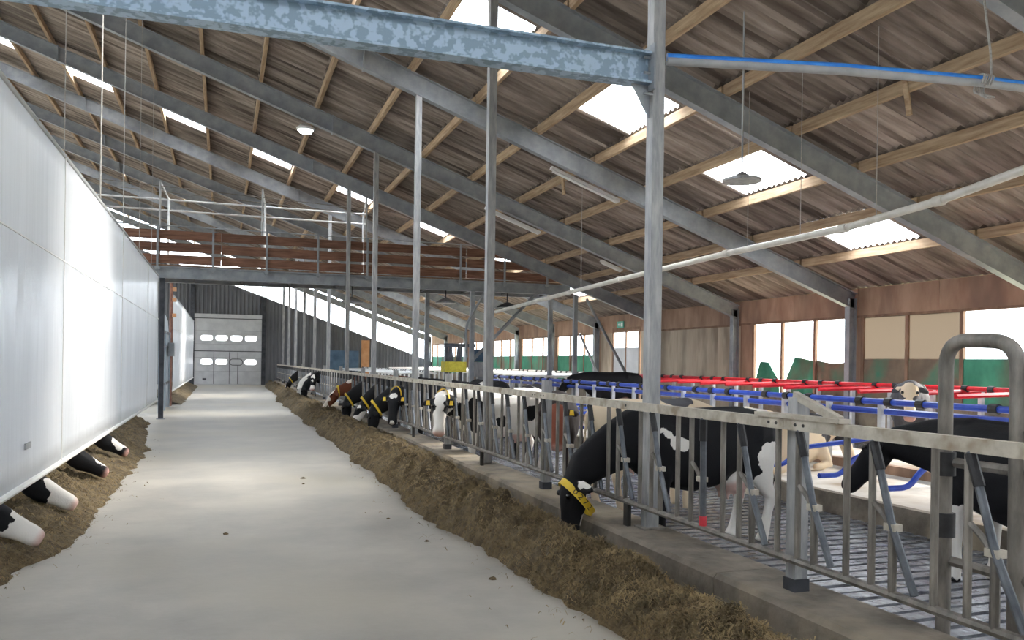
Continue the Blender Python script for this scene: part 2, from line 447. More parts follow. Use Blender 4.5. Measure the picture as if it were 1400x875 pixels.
# posts under the frames, beside the feed fence
YP = [6.8 + 5 * k for k in range(11)]
for k, yp in enumerate(YP):
    t = thing('roof_post', (3.75, yp, .33), f'slim galvanised roof post behind the feed fence, {ORD[k]} to the camera', 'post', 'roof posts along the feed fence')
    MB().box(3.69, 3.81, yp - .06, yp + .06, .34, zr(3.75) + .02).build('shaft', 'post', t)
    MB().box(3.64, 3.86, yp - .1, yp + .1, .33, .35).build('base_plate', 'bar', t)
# tie beam at the nearest post
t = thing('tie_beam', (-3, 6.8, 4.44), 'broad blue-grey spangled galvanised beam crossing overhead to the near post', 'beam')
b = MB(); ibeam(b, (3.68, 6.8, 4.42), (-10, 6.8, 4.42), .29, .17, (0, 0, 1), (0, 1, 0), .02, .014); b.build('beam', 'spangle', t)
MB().box(3.665, 3.685, 6.68, 6.92, 4.36, 4.78).build('end_plate', 'steel', t)
b = MB()
for zz in (4.33, 4.52, 4.66):
    for dy in (-.05, .05): b.tube([(3.60, 6.8 + dy, zz), (3.70, 6.8 + dy, zz)], .014, 6)
b.build('bolts', 'steel', t)
b = MB().add([(3.68, 6.79, 4.42), (3.68, 6.79, 4.12), (3.50, 6.79, 4.42), (3.68, 6.81, 4.42), (3.68, 6.81, 4.12), (3.50, 6.81, 4.42)], [(0, 1, 2), (3, 5, 4), (0, 3, 4, 1), (1, 4, 5, 2), (2, 5, 3, 0)])
b.build('gusset', 'steel', t)

# ------------------------------------------------------------------ right wall
wr = thing('wall_right', (XW, 30, 0), kind='structure')
BAYS = [Y0 + n * BAY for n in range(-4, 10)]
XO = XW + .06
wn = 0
for n, ya in zip(range(-4, 10), BAYS):
    yb = ya + BAY; a, c = ya + .003, yb - .003
    for q in range(2):    # lintel boards
        l0 = a + (c - a) * q / 2
        MB().box(XW, XO, l0 + .004, l0 + (c - a) / 2 - .004, 3.12, 3.82).build('lintel_board', 'plywood', wr)
    if n == 2:          # closed bay
        for q in range(4):
            l0 = a + (c - a) * q / 4
            MB().box(XW + .002 * (q % 2), XO, l0 + .004, l0 + (c - a) / 4 - .004, 0, 3.12).build('wall_panel', 'beige', wr)
        MB().box(XW - .03, XW + .001, a, c, 3.07, 3.13).build('batten', 'timber', wr)
        continue
    if n == 3:          # bay with the glazed door
        for l0, l1 in ((a, 28.25), (30.75, c)):
            MB().box(XW, XO, l0, l1, 0, 3.12).build('wall_panel', 'beige', wr)
        continue
    if n == 1:
        lo = 1.35
    else: lo = 2.06 if n < 2 else 2.2
    # sill wall
    MB().box(XW, XO, a, c, 0, 1.05).build('sill_wall', 'curb', wr)
    wn += 1
    w = thing(f'window_{wn}', (XW, (a + c) / 2, lo), kind='structure')
    ms = {0: (16.62, 15.2, 13.68, 12.1), 1: (21.12, 19.78, 18.39, 17.1)}.get(n, (a + .2, a + 1.73, a + 3.27, c - .2))
    for p, q in ((a, min(ms)), (max(ms), c)):
        if q - p > .05: MB().box(XW, XO, p, q, 1.05, 3.12).build('jamb_board', 'plywood', w)
    if n == 1: w1 = w
    for q in ms:
        MB().box(XW - .03, XW + .05, q - .045, q + .045, 1.05, 3.12).build('mullion', 'timber', w)
    MB().box(XW - .03, XW + .05, a, c, 3.09, 3.15).build('head_rail', 'timber', w)
    if n == 1:
        MB().box(XW - .02, XW + .05, 21.12, 21.7, 1.05, 3.12).build('side_board', 'plywood', w)
    if n == 0:
        for (p, q, mt) in ((15.25, 16.58, 'dirtypane'), (13.73, 15.16, 'dirtypane')):
            b = MB().box(XW + .02, XW + .026, p, q, lo, 3.09); b.build('pane', mt, w)
    for i in range(3):  # windbreak cloth below the opening
        p, q = sorted((ms[i], ms[i + 1]))
        mt = 'brownnet' if n == 0 and i < 2 else 'green'
        if n == 1:
            continue
        MB().box(XW + .0, XW + .02, p + .045, q - .045, 1.05, lo).build('windbreak', mt, w)
# sagging cloths in the open bay
def cloth(top, name, mt, label, z0=1.05):
    n = 24; vs = []; fs = []
    ys = np.linspace(top[0][0], top[-1][0], n + 1)
    zt = np.interp(ys, [p[0] for p in top], [p[1] for p in top])
    for i in range(n + 1):
        for k in range(7):
            z = z0 + (zt[i] - z0) * k / 6
            x = XW + .03 + .02 * math.sin(ys[i] * 17 + k) * (1 - k / 8)
            vs.append((x, ys[i], z))
    for i in range(n):
        for k in range(6): fs.append((i * 7 + k, i * 7 + k + 1, (i + 1) * 7 + k + 1, (i + 1) * 7 + k))
    b = MB().add(vs, fs); o = b.build(name, mt, w1, True)
    md = o.modifiers.new('t', 'SOLIDIFY'); md.thickness = .012
    o['label'] = label
cloth([(19.95, 1.42), (20.45, 1.96), (20.85, 1.98), (21.05, 1.42)], 'windbreak_cloth', 'green', 'small pointed green windbreak cloth in the open window beside the beige panel')
cloth([(18.45, 2.0), (18.9, 2.07), (19.25, 2.1), (19.65, 1.42)], 'windbreak_cloth', 'green', 'sagging green windbreak cloth in the middle of the open window')
cloth([(17.15, 1.98), (17.7, 1.93), (18.37, 2.02)], 'windbreak_cloth', 'brownnet', 'sagging brown-green windbreak cloth beside the second column')
# far door in the wall
d2 = thing('door_2', (XW, 29.5, 0), kind='structure')
b = MB(); b.box(XW - .02, XW + .04, 28.3, 28.42, 0, 3.3); b.box(XW - .02, XW + .04, 30.6, 30.72, 0, 3.3); b.box(XW - .02, XW + .04, 28.42, 30.6, 3.2, 3.3); b.build('door_frame', 'timber', d2)
MB().box(XW, XW + .04, 28.42, 29.5, 0, 2.5).build('door_leaf', 'doorp', d2)
MB().box(XW, XW + .04, 29.52, 30.6, 0, 2.5).build('door_leaf', 'doorp', d2)
MB().box(XW - .01, XW + .05, 29.46, 29.56, 0, 3.2).build('mullion', 'timber', d2)
for p in (28.44, 29.58): MB().box(XW + .01, XW + .016, p, p + 1.0, 2.52, 3.18).build('pane', 'pane', d2)
t = thing('exit_sign', (XW - .03, 29.9, 3.3), 'small green exit sign above the glazed door in the side wall', 'exit sign')
MB().box(XW - .05, XW - .02, 29.65, 30.2, 3.30, 3.56).build('sign_plate', 'exit', t)
b = MB(); b.box(XW - .056, XW - .05, 29.72, 29.88, 3.35, 3.51)
b.add([(XW - .055, 30.14, 3.43), (XW - .055, 30.02, 3.50), (XW - .055, 30.02, 3.36)], [(0, 1, 2)]); b.box(XW - .056, XW - .05, 29.92, 30.02, 3.415, 3.445)
b.build('pictogram', 'signw', t)

# ------------------------------------------------------------------ other outer walls
wl = thing('wall_left', (XL, 30, 0), kind='structure')
MB().box(XL - .1, XL, YFRONT, YEND, 0, 1.6).build('low_wall', 'curb', wl)
MB().box(XL - .1, XL, YFRONT, YEND, 3.1, 3.66).build('lintel_board', 'plywood', wl)
wf = thing('wall_front', (0, YFRONT, 0), kind='structure')
def gable(b, y0, y1, xs, topf, z0=0):
    for xa, xb in xs:
        b.add([(xa, y0, z0), (xb, y0, z0), (xb, y0, topf(xb)), (xa, y0, topf(xa)), (xa, y1, z0), (xb, y1, z0), (xb, y1, topf(xb)), (xa, y1, topf(xa))],
              [(0, 1, 2, 3), (7, 6, 5, 4), (0, 4, 5, 1), (1, 5, 6, 2), (2, 6, 7, 3), (3, 7, 4, 0)])
b = MB(); gable(b, YFRONT - .05, YFRONT, [(XL, RIDGE), (RIDGE, -2.2), (2.9, XW)], lambda x: zr(x) + .6)
gable(b, YFRONT - .05, YFRONT, [(-2.2, 2.9)], lambda x: zr(x) + .6, 0)
b.build('gable_cladding', 'clad', wf)

# far gable: profiled sheets below a sloping band of clear panes
we = thing('wall_end', (0, YEND, 0), kind='structure')
def clad_top(x): return max(1.6, 7.27 - .362 * x) if x > RIDGE else 7.27 - .362 * RIDGE + .36 * (x - RIDGE)
def clad_strip(x0, x1, zf):
    b = MB(); k = int(round((x1 - x0) / .25)); vs = []; fs = []
    prof = [(0, 0), (.10, 0), (.14, .045), (.21, .045), (.25, 0)]
    xs = []
    for i in range(k): xs += [(x0 + (x1 - x0) / k * (i + p[0] / .25), p[1]) for p in prof[:-1]]
    xs.append((x1, 0))
    for x, dz in xs:
        vs += [(x, YEND - dz, zf(x)), (x, YEND - dz, clad_top(x))]
    for i in range(len(xs) - 1): fs.append((2 * i, 2 * i + 2, 2 * i + 3, 2 * i + 1))
    return b.add(vs, fs)
for xa, xb, z0 in ((-9.9, -1.85, 0), (-1.85, 2.5, 4.7), (2.5, XW, 0)):
    k = int(round((xb - xa)))
    for i in range(k):
        clad_strip(xa + (xb - xa) * i / k, xa + (xb - xa) * (i + 1) / k, lambda q: z0).build('cladding_sheet', 'clad', we)
b = MB(); gable(b, YEND, YEND + .05, [(XL, RIDGE)], lambda x: clad_top(x)); b.build('far_cladding', 'clad', we)
x = XL
while x < XW - .1:
    x1 = min(x + 1.25, XW)
    if x < RIDGE < x1: x1 = RIDGE
    b = MB().add([(x + .02, YEND + .03, clad_top(x)), (x1 - .02, YEND + .03, clad_top(x1)), (x1 - .02, YEND + .03, zr(x1 - .01) + .6), (x + .02, YEND + .03, zr(x + .01) + .6)], [(0, 1, 2, 3)])
    b.build('gable_pane', 'pane', we)
    MB().box(x1 - .025, x1 + .025, YEND, YEND + .06, clad_top(x1) - .1, zr(x1 - .001) + .6).build('glazing_bar', 'steel', we)
    x = x1
for q in (-2.05, 2.72): MB().box(q - .13, q + .13, YEND - .16, YEND - .04, 0, clad_top(q)).build('wind_post', 'mesh_dark', we)
MB().box(7.3, 9.5, YEND - .12, YEND - .05, .4, 2.55).build('blue_shutter', 'bluedoor', we)
MB().box(9.7, 10.3, YEND - .12, YEND - .05, .2, 3.35).build('orange_board', 'orange', we)

# overhead door
d1 = thing('door_1', (.35, YEND, 0), kind='structure')
DX0, DX1, DH = -1.9, 2.58, 4.75
yd = YEND - .1
MB().box(DX0, DX1, yd + .05, yd + .09, 0, DH).build('door_core', 'doord', d1)
for i in range(5):
    z0 = .0 + i * DH / 5
    s = MB().box(DX0, DX1, yd, yd + .05, z0 + .005, z0 + DH / 5 - .005).build('door_section', 'doorp', d1)
MB().box(DX0 - .05, DX1 + .05, yd - .03, yd + .05, DH - .02, DH + .22).build('door_header', 'doorp', d1)
MB().box(DX0, DX1, yd - .006, yd + .03, 2.33, 2.39).build('dark_seam', 'doord', d1)
MB().box(DX0, DX1, yd - .006, yd + .03, DH - .12, DH - .06).build('dark_seam', 'doord', d1)
def stadium(b, x0, x1, z0, z1, y0, y1):
    r = (z1 - z0) / 2 * .85; pts = []
    for cx, cz, a0 in ((x1 - r, z1 - r, 0), (x0 + r, z1 - r, 90), (x0 + r, z0 + r, 180), (x1 - r, z0 + r, 270)):
        for k in range(5):
            t = math.radians(a0 + 22.5 * k); pts.append((cx + r * math.cos(t), cz + r * math.sin(t)))
    b.extr(pts, (0, y0, 0), (0, y1, 0), (1, 0, 0), (0, 0, 1)); return b
MT['door_glow'] = lampmat('glowing_acrylic', (.95, .97, 1), 1.6)  # panes glow on their own, standing in for daylight through the door
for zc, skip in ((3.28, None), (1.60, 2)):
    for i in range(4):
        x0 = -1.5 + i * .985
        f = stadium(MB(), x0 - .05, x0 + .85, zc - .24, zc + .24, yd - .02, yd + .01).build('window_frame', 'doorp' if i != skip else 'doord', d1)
        stadium(MB(), x0, x0 + .80, zc - .19, zc + .19, yd - .026, yd + .0).build('window_pane', 'door_glow' if i != skip else 'doorp', f)
for q in (-.62, .42, .98): MB().box(q - .018, q + .018, yd - .008, yd, .05, 2.3).build('wicket_seam', 'doord', d1)
MB().box(-1.35, -1.1, yd - .03, yd, .30, .45).build('door_handle', 'doord', d1)

# ------------------------------------------------------------------ feed curb and feed
t = thing('feed_curb', (3.65, 27, 0), 'long low dirty concrete curb under the feed fence', 'curb')
YC = -2.0; i = 0
while YC < 60:
    L_ = 2.4
    b = MB(); nseg = 6
    prof = [(3.40, -.02), (3.40, .30), (3.43, .335), (3.92, .335), (3.95, .30), (3.95, -.25)]
    b.extr([(p[0], p[1]) for p in prof], (0, YC + .004, 0), (0, YC + L_ - .004, 0), (1, 0, 0), (0, 0, 1))
    b.build('curb_block', 'curb', t); YC += L_

def fbm(x, y, z=0., o=4):
    v = 0; a = 1
    for k in range(o): v += a * noise.noise((x, y, z)); x *= 2.1; y *= 2.1; a *= .5
    return v
def heap(name, x_in, x_out, hfun, bands, label, flip=False):
    """feed swept against a curb: x_in(y) is the foot on the alley, x_out(y) the curb side"""
    vs, fs = [], []
    for (ya, yb, dy, nx) in bands:
        ny = int((yb - ya) / dy); base = len(vs)
        for i in range(ny + 1):
            y = ya + (yb - ya) * i / ny; a = x_in(y); c = x_out(y)
            for k in range(nx + 1):
                s = k / nx; x = a + (c - a) * s
                h = hfun(y, s)
                ed = min(1, s / .12) if s < .12 else 1
                lump = .34 * fbm(x * 2.4, y * 2.4, 3, 3) + .42 * (.45 - abs(fbm(x * 4.5, y * 5.5, 9, 3)))
                z = max(-.01, h * (1 + lump * 1.35) + ed * (.05 * fbm(x * 6.5, y * 6.5, 11, 3) * min(1, h * 6) + .02 * fbm(x * 13, y * 13, 5, 3) + .014 * fbm(x * 38, y * 38, 1, 2)))
                if k == 0: z = -.012
                vs.append((x + .03 * fbm(y * 3, s * 5, 7, 3) * (1 - s), y, z))
        for i in range(ny):
            for k in range(nx):
                q = base + i * (nx + 1) + k; fs.append((q, q + 1, q + nx + 2, q + nx + 1))
    b = MB().add(vs, fs); o = b.build(name, 'feed', None, True)
    tag(o, label, 'feed', kind='stuff')
    return o, vs, fs
def strands(n, vs, fs, name, parent, ymax, ybias=1.6):
    rng = random.Random(5); b_v, b_f = [], []
    fq = [f for f in fs if vs[f[0]][1] < ymax]
    for _ in range(n):
        f = fq[int(len(fq) * rng.random() ** ybias)] if ybias != 1 else rng.choice(fq)
        p = Vector(vs[f[0]]); q = Vector(vs[f[2]]); c = p.lerp(q, rng.random())
        if rng.random() < .06: c = Vector((c.x - .5 * abs(rng.gauss(0, 1)) * (1 if c.x > 0 else -1) * .5, c.y, .006)) if c.z < .08 else c
        a = rng.uniform(0, 6.28); l = rng.uniform(.03, .10); w = rng.uniform(.0018, .0042)
        d = Vector((math.cos(a), math.sin(a), rng.uniform(-.25, .55))).normalized(); s = d.cross(Vector((0, 0, 1))).normalized() * w
        e = c + d * l + Vector((0, 0, -.2 * l)); mid = c + d * l * .55 + Vector((0, 0, .012))
        k = len(b_v); b_v += [c - s, c + s, mid + s, mid - s, e]; b_f += [(k, k + 1, k + 2, k + 3), (k + 3, k + 2, k + 4)]
    me = MB().add(b_v, b_f).build(name, 'straw', parent); return tag(me, kind='stuff')
def xin_r(y): return 2.30 + .28 * max(0, min(1, (9 - y) / 4)) + .16 * fbm(y * .55, 2, 0, 3) + .05 * fbm(y * 3, 8) + (.3 if y > 40 else 0)
def h_r(y, s):
    e = max(0, min(1, (y - 4.5) / 4)); pk = .26 + .08 * e
    e2 = max(0, min(1, (y - 9) / 5)); prof = math.sin(min(1, s / .48) * math.pi / 2) ** .8 if s < .48 else 1 - (.80 - .40 * e2) * ((s - .48) / .52) ** 1.1
    return pk * prof * (1 + .22 * fbm(y * .9, 4, 0, 2))
hp1, hv, hf = heap('feed_heap', xin_r, lambda y: 3.405, h_r, [(2.6, 6.5, .022, 56), (6.5, 13, .035, 40), (13, 26, .07, 26), (26, 57, .16, 16)],
                 'long brown heap of silage lying along the curb on the right')
strands(52000, hv, hf, 'loose_silage_stalks', hp1, 16, 1.3)
def xin_l(y): return -1.36 + .10 * fbm(y * .7, 6, 0, 3) + .07 * fbm(y * 2.6, 3) - (.35 if y < 9 else 0) * max(0, min(1, (9 - y))) - max(0, min(.5, (y - 18) * .09))
def h_l(y, s): return .25 * math.sin(min(1, s / .6) * math.pi / 2) * (1 + .25 * fbm(y, 9, 0, 2))
hp2, hv2, hf2 = heap('feed_heap', xin_l, lambda y: -3.0, h_l, [(5, 14, .04, 44), (14, 25, .08, 24)], 'brown heap of silage spilling out under the white curtain')
strands(15000, hv2, hf2, 'loose_silage_stalks', hp2, 20, 1.2)
heap('feed_heap', lambda y: -1.5 + .08 * fbm(y, 3), lambda y: -3.0, lambda y, s: .26 * math.sin(min(1, s / .6) * math.pi / 2), [(35, 57, .2, 14)],
     'small far heap of feed under the second white curtain')
# crumbs on the alley floor
rng = random.Random(3)
for k, (x, y, lab) in enumerate([(2.0, 8.3, 'dark crumb of feed beside the middle of the right-hand heap'), (1.85, 9.6, 'dark crumb of feed on the alley left of the right-hand heap'), (2.2, 6.7, 'crumb of feed nearest to the camera beside the heap'), (.05, 9.2, 'lone dark crumb of feed in the middle of the alley'), (1.15, 12.6, 'pair crumb of feed on the pale alley, nearer one'), (1.2, 13.2, 'pair crumb of feed on the pale alley, farther one')]):
    b = MB(); pts = []
    r = rng.uniform(.02, .04)
    for i in range(6):
        for j in range(3):
            a = i / 6 * 6.283; e = (j / 2 - .1) * 1.5
            pts.append((x + r * math.cos(a) * math.cos(e) * rng.uniform(.7, 1.3), y + r * math.sin(a) * math.cos(e) * rng.uniform(.7, 1.3), max(0, r * .6 * math.sin(e))))
    fs = []
    for i in range(6):
        for j in range(2): fs.append((i * 3 + j, ((i + 1) % 6) * 3 + j, ((i + 1) % 6) * 3 + j + 1, i * 3 + j + 1))
    b.add(pts, fs); o = b.build('feed_crumb', 'feed'); tag(o, lab, 'crumb', 'feed crumbs on the alley')

# ------------------------------------------------------------------ feed fence
XF = 3.6; SEC = 4.62; PIT = .66
def fence_section(y0, closed=None):
    t = thing('feed_fence', (XF, y0, .33))
    b = MB().box(XF - .03, XF + .03, y0 + .004, y0 + SEC - .004, 1.425, 1.50); tr = b.build('top_rail', 'rail', t)
    b = MB()
    for yy in (y0 + .08, y0 + .16, y0 + SEC / 2, y0 + SEC - .12, y0 + SEC - .2): b.tube([(XF - .036, yy, 1.463), (XF - .028, yy, 1.463)], .012, 6)
    b.build('bolts', 'black', tr)
    MB().tube([(XF, y0, .56), (XF, y0 + SEC, .56)], .028, 8).build('bottom_rail', 'bar', t, True)
    MB().box(XF + .04, XF + .14, y0 - .05, y0 + .05, .335, 1.64).build('fence_post', 'post', t)
    MB().box(XF + .03, XF + .15, y0 - .06, y0 + .06, .33, .42).build('post_foot', 'mesh_dark', t)
    MB().box(XF - .02, XF + .02, y0 + SEC / 2 - .04, y0 + SEC / 2 + .04, .33, .54).build('rail_foot', 'dirt', t)
    base = {}
    for k in range(7):
        A = y0 + .09 + k * PIT; B = A + PIT - .21
        if k == 0:
            base['a'] = MB().tube([(XF, A, .56), (XF, A, 1.43)], .021, 8).build('upright_bar', 'bar', t, True)
            base['b'] = MB().tube([(XF, B, .56), (XF, B, 1.43)], .021, 8).build('upright_bar', 'bar', t, True)
            base['s'] = MB().tube([(XF, B - .16, .56), (XF, B - .16, .95)], .024, 8).build('short_bar', 'bar', t, True)
            base['j'] = MB().tube(arc([(XF, B, 1.07), (XF, B - .10, 1.0), (XF, B - .16, .90)], .06, 3), .017, 6).build('strut', 'bar', t, True)
            base['k'] = MB().box(XF - .03, XF + .03, B - .20, B - .12, .925, .965).build('pivot_bracket', 'rail', t)
            base['d'] = MB().tube([(XF - .012, B - .02, 1.43), (XF - .012, B - .17, .945), (XF - .012, B - .335, .60)], .022, 8).build('swing_bar', 'swing', t, True)
            base['l'] = MB().tube([(XF - .012, B - .02, 1.42), (XF - .012, B - .075, 1.26)], .028, 8).build('lock_sleeve', 'black', t, True)
        else:
            for key, o in list(base.items()):
                if key in 'dl' and closed == k: continue
                c = o.copy(); COL.objects.link(c); c.parent = t; c.location = (0, k * PIT, 0)
            if closed == k:
                MB().tube([(XF - .012, B - .19, 1.43), (XF - .012, B - .2, .60)], .026, 8).build('swing_bar', 'swing', t, True)
                MB().tube([(XF - .012, B - .19, 1.42), (XF - .012, B - .19, 1.25)], .031, 8).build('lock_sleeve', 'black', t, True)
                MB().tube([(XF - .012, B - .2, .66), (XF - .012, B - .2, .585)], .031, 8).build('end_cap', 'redpaint', t, True)
    return t
YS0 = 4.65 - SEC
s0 = fence_section(4.65, 0 + 0) if False else None
first = fence_section(YS0)
tag(first, 'galvanised feed fence section with slanted neck bars, nearest to the camera', 'feed fence', 'feed fence sections')
second = fence_section(4.65, 1)
# closed place: the bar stands upright with a red foot
tag(second, 'feed fence section the near black cow eats through, one neck bar upright with red foot', 'feed fence', 'feed fence sections')
for k in range(2, 13):
    c = copy_tree(first); c.location = (XF, YS0 + SEC * k, .33)
    c['label'] = f'galvanised feed fence section with slanted neck bars, {ORD[k]} to the camera'

# bent-tube gate post near the right edge, with its barred gate
t = thing('hoop_gate', (4.03, 2.7, 0), 'dark gate with a tall bent-tube hoop standing behind the near feed fence', 'gate')
b = MB().tube(arc([(4.03, 3.76, 0), (4.03, 3.76, 2.02), (4.03, 3.29, 2.0), (4.03, 3.29, 0)], .16, 6), .042, 12); b.build('hoop', 'bar', t, True)
for z, r in ((1.30, .03), (.72, .03)):
    MB().tube([(4.05, 3.76, z), (4.05, .6, z)], r, 8).build('gate_rail', 'bar', t, True)
MB().tube([(4.05, 3.29, 1.52), (4.05, .6, 1.52)], .03, 8).build('gate_rail', 'bar', t, True)
for k in range(8): MB().tube([(4.05, 3.15 - k * .3, .72), (4.05, 3.15 - k * .3, 1.52)], .016, 6).build('gate_bar', 'bar', t, True)
for yc, sg in ((3.50, 1), (3.72, -1)):
    MB().tube(arc([(4.9, yc + sg * .32, 1.02), (4.9, yc - sg * .02, 1.02), (4.9, yc - sg * .02, .58), (4.9, yc + sg * .32, .58)], .17, 6), .022, 8).build('gate_loop', 'bar', t, True)
for z in (1.22, .86): MB().tube([(4.03, 3.76, z), (4.03, 3.76, z + .14)], .06, 10).build('hinge', 'black', t, True)
# corner bracket on the fence post
t = thing('fence_bracket', (3.62, 4.5, 1.5), 'flat galvanised corner bracket joining the rail to the near fence post', 'bracket')
MB().bar((XF + .07, 4.66, 1.655), (XF - .02, 4.12, 1.52), .04, .05).build('brace', 'rail', t)
MB().box(XF - .05, XF + .04, 4.1, 4.95, 1.502, 1.53).build('plate', 'rail', t)

# ------------------------------------------------------------------ cubicles
def tubeo(name, pts, r, mtl, parent, n=8): return MB().tube(pts, r, n).build(name, mtl, parent, True)
def clampmesh(r): return MB().tube([(0, -.06, 0), (0, .06, 0)], r, 8)
def cubicles(name, xr, zr_, kerb, ya, yb, mtl, label_rail, label_div, pitch=1.15, lower=True, post_mat='zinc', sgn=1):
    t = thing(name + '_rail', (xr, (ya + yb) / 2, zr_), label_rail, 'neck rail')
    tubeo('neck_rail', [(xr, ya, zr_), (xr, yb, zr_)], .046, mtl, t)
    if lower: tubeo('head_rail', [(xr + .45, ya, zr_ - .17), (xr + .45, yb, zr_ - .17)], .05, mtl, t)
    cm = clampmesh(.068).mesh('clamp', 'black', smooth=True)
    n = int((yb - ya) / pitch); proto = None; divs = []
    for k in range(n + 1):
        y = ya + .3 + k * pitch
        if y > yb: break
        place('clamp', cm, (xr, y, zr_), t)
        if k % 2 == 0: place('clamp', cm, (xr, y + pitch / 2, zr_), t)
        if proto is None:
            d = thing(name + '_divider', (xr, y, .2))
            if lower:
                tubeo('lower_tube', arc([(kerb - .05, y, .42), (kerb + .30, y, .42), (kerb + .52, y, .65), (xr + .5, y, .80)], .12), .036, mtl, d)
            else:
                tubeo('top_tube', [(xr + .5, y, zr_ - .06), (xr - .05, y, zr_ - .06), (kerb, y, zr_ - .10)], .042, mtl, d)
            MB().box(xr + .36, xr + .44, y - .04, y + .04, .2 if lower else 0, zr_ + .03).build('post', post_mat, d)
            proto = d
        else:
            d = copy_tree(proto); d.location = (xr, y, .2)
        tag(d, label_div, 'cubicle divider', label_rail[:40]); divs.append(d)
    for k, d in enumerate(divs): d['label'] = label_div + f', {NTH[k] if k < 20 else str(k + 1) + "th"} from the near end'
cubicles('blue_cubicle', 9.1, 1.35, 7.45, 4.0, 31, 'blue', 'blue neck rail with black clamps running over the cubicles', 'blue bent-tube cubicle divider')
cubicles('red_cubicle', 13.4, 1.47, 11.9, 6.0, 25.5, 'red', 'red neck rail with black clamps along the window wall', 'red cubicle divider tube', lower=False)
cubicles('grey_cubicle', 13.4, 1.47, 10.6, 26.5, 56, 'white', 'bright zinc neck rail far down the window wall', 'bright zinc cubicle divider tube at the window wall', lower=False)  # tubes coloured white in place of the shine on bare zinc
cubicles('zinc_cubicle', 9.1, 1.35, 7.45, 38, 57, 'zinc', 'bright zinc neck rail beyond the yellow machine', 'bright zinc cubicle divider beyond the machine', lower=False)

# ------------------------------------------------------------------ mezzanine walkway
YM = 27.02; YB = 28.6
t = thing('walkway_beam', (4.4, YM, 4.25), 'long grey steel beam carrying the raised walkway across the barn', 'beam')
b = MB(); ibeam(b, (-4.2, YM, 4.25), (11.6, YM, 4.25), .36, .16, (0, 0, 1), (0, 1, 0), .03, .02); b.build('near_beam', 'steel', t)
b = MB(); ibeam(b, (-4.2, YB, 4.25), (11.6, YB, 4.25), .36, .16, (0, 0, 1), (0, 1, 0), .03, .02); b.build('far_beam', 'steel', t)
for k in range(11): MB().box(-4 + k * 1.5, -3.9 + k * 1.5, YM + .085, YB - .085, 4.3, 4.4).build('cross_joist', 'mesh_dark', t)
t = thing('walkway_deck', (3.5, (YM + YB) / 2, 4.61), 'dark plank deck of the raised walkway', 'deck')
for k in range(9):
    y = YM - .05 + k * .195
    MB().box(-4.2, 11.2, y, y + .185, 4.615, 4.66).build('deck_plank', 'timber', t)
t = thing('walkway_parapet', (3.5, YM - .1, 4.66), 'three red-brown planks fixed along the front of the raised walkway', 'parapet')
for r in range(3):
    z = 4.68 + r * .365
    cuts = [(-4.2, -.1), (-.09, 4.25), (4.26, 7.7), (7.75, 11.0)]
    for a, c in cuts:
        if c > 10: c = (11.0, 10.4, 9.4)[r]
        MB().box(a, c, YM - .11, YM - .065, z + random.uniform(-.01, .01), z + .275).build('plank', 'plank', t)
t = thing('walkway_railing', (3.5, YM - .14, 4.6), 'thin grey railing with uprights on the front of the walkway', 'railing')
for k in range(9):
    x = -1.9 + k * 1.57
    MB().box(x - .03, x + .03, YM - .16, YM - .115, 4.45, min(5.83, zr(x) + .1)).build('upright', 'steel', t)
    MB().box(x - .07, x + .07, YM - .17, YM - .10, 4.5, 4.58).build('foot_clamp', 'steel', t)
tubeo('handrail', [(-4.2, YM - .14, 5.82), (7.9, YM - .14, 5.80)], .018, 'steel', t)
t = thing('walkway_far_railing', (1.5, YB, 4.6), 'tall pale double railing on the far side of the walkway', 'railing')
for x in (-1.7, 1.25, 4.5):
    tubeo('upright', [(x, YB, 4.6), (x, YB, 6.95)], .035, 'zinc', t)
    tubeo('near_upright', [(x - .15, YM - .02, 4.6), (x - .15, YM - .02, 7.15)], .03, 'post', t)
    tubeo('cross_arm', [(x - .15, YM - .02, 7.15), (x, YB, 6.9)], .025, 'zinc', t)
for z in (6.9, 6.56): tubeo('rail', [(-4.5, YB, z), (4.6, YB, z - .02)], .03, 'zinc', t)
for z in (7.12, 6.95): tubeo('cable', [(-4.5, YM - .02, z), (6.9, YM - .02, z - .45)], .01, 'bar', t)
# walkway legs and braces
for k, (x, y, lab) in enumerate([(-1.75, 26.95, 'dark grey leg of the walkway at the end of the white curtain'), (6.74, 28.4, 'slim grey leg under the walkway left of the yellow machine'),
                                 (7.95, 26.9, 'grey leg under the walkway beside the blue-topped box'), (10.8, 26.9, 'grey leg under the right end of the walkway'),
                                 (11.75, 26.9, 'rightmost grey leg under the walkway')]):
    z0 = .2 if x > 7.4 else 0
    zt = 4.24
    tt = thing('support_post', (x, y, z0), lab, 'post', 'walkway legs')
    MB().box(x - .07, x + .07, y - .07, y + .07, z0, zt).build('shaft', 'steel' if x > 0 else 'mesh_dark', tt)
    MB().box(x - .12, x + .12, y - .12, y + .12, z0, z0 + .02).build('base_plate', 'steel', tt)
tag(MB().tube([(8.0, 27, 1.9), (10.3, 27.2, 4.2)], .06, 8).build('diagonal_brace', 'steel', None, True), 'long grey diagonal brace under the walkway', 'brace')
tag(MB().tube(arc([(7.75, 26.8, 2.0), (7.7, 26.8, 3.1), (8.35, 26.8, 4.2)], .3), .045, 8).build('bent_brace', 'steel', None, True), 'dark bent tube beside the walkway leg', 'brace')
tag(MB().tube([(12.0, 26.5, 4.1), (14.3, 27.2, .9)], .05, 8).build('diagonal_brace', 'steel', None, True), 'dark diagonal tube dropping from the walkway end towards the glazed door', 'brace')
tag(MB().tube([(11.8, 26.6, 2.9), (13.2, 27, .5)], .04, 8).build('diagonal_brace', 'zinc', None, True), 'pale diagonal tube at the foot of the rightmost walkway leg', 'brace')
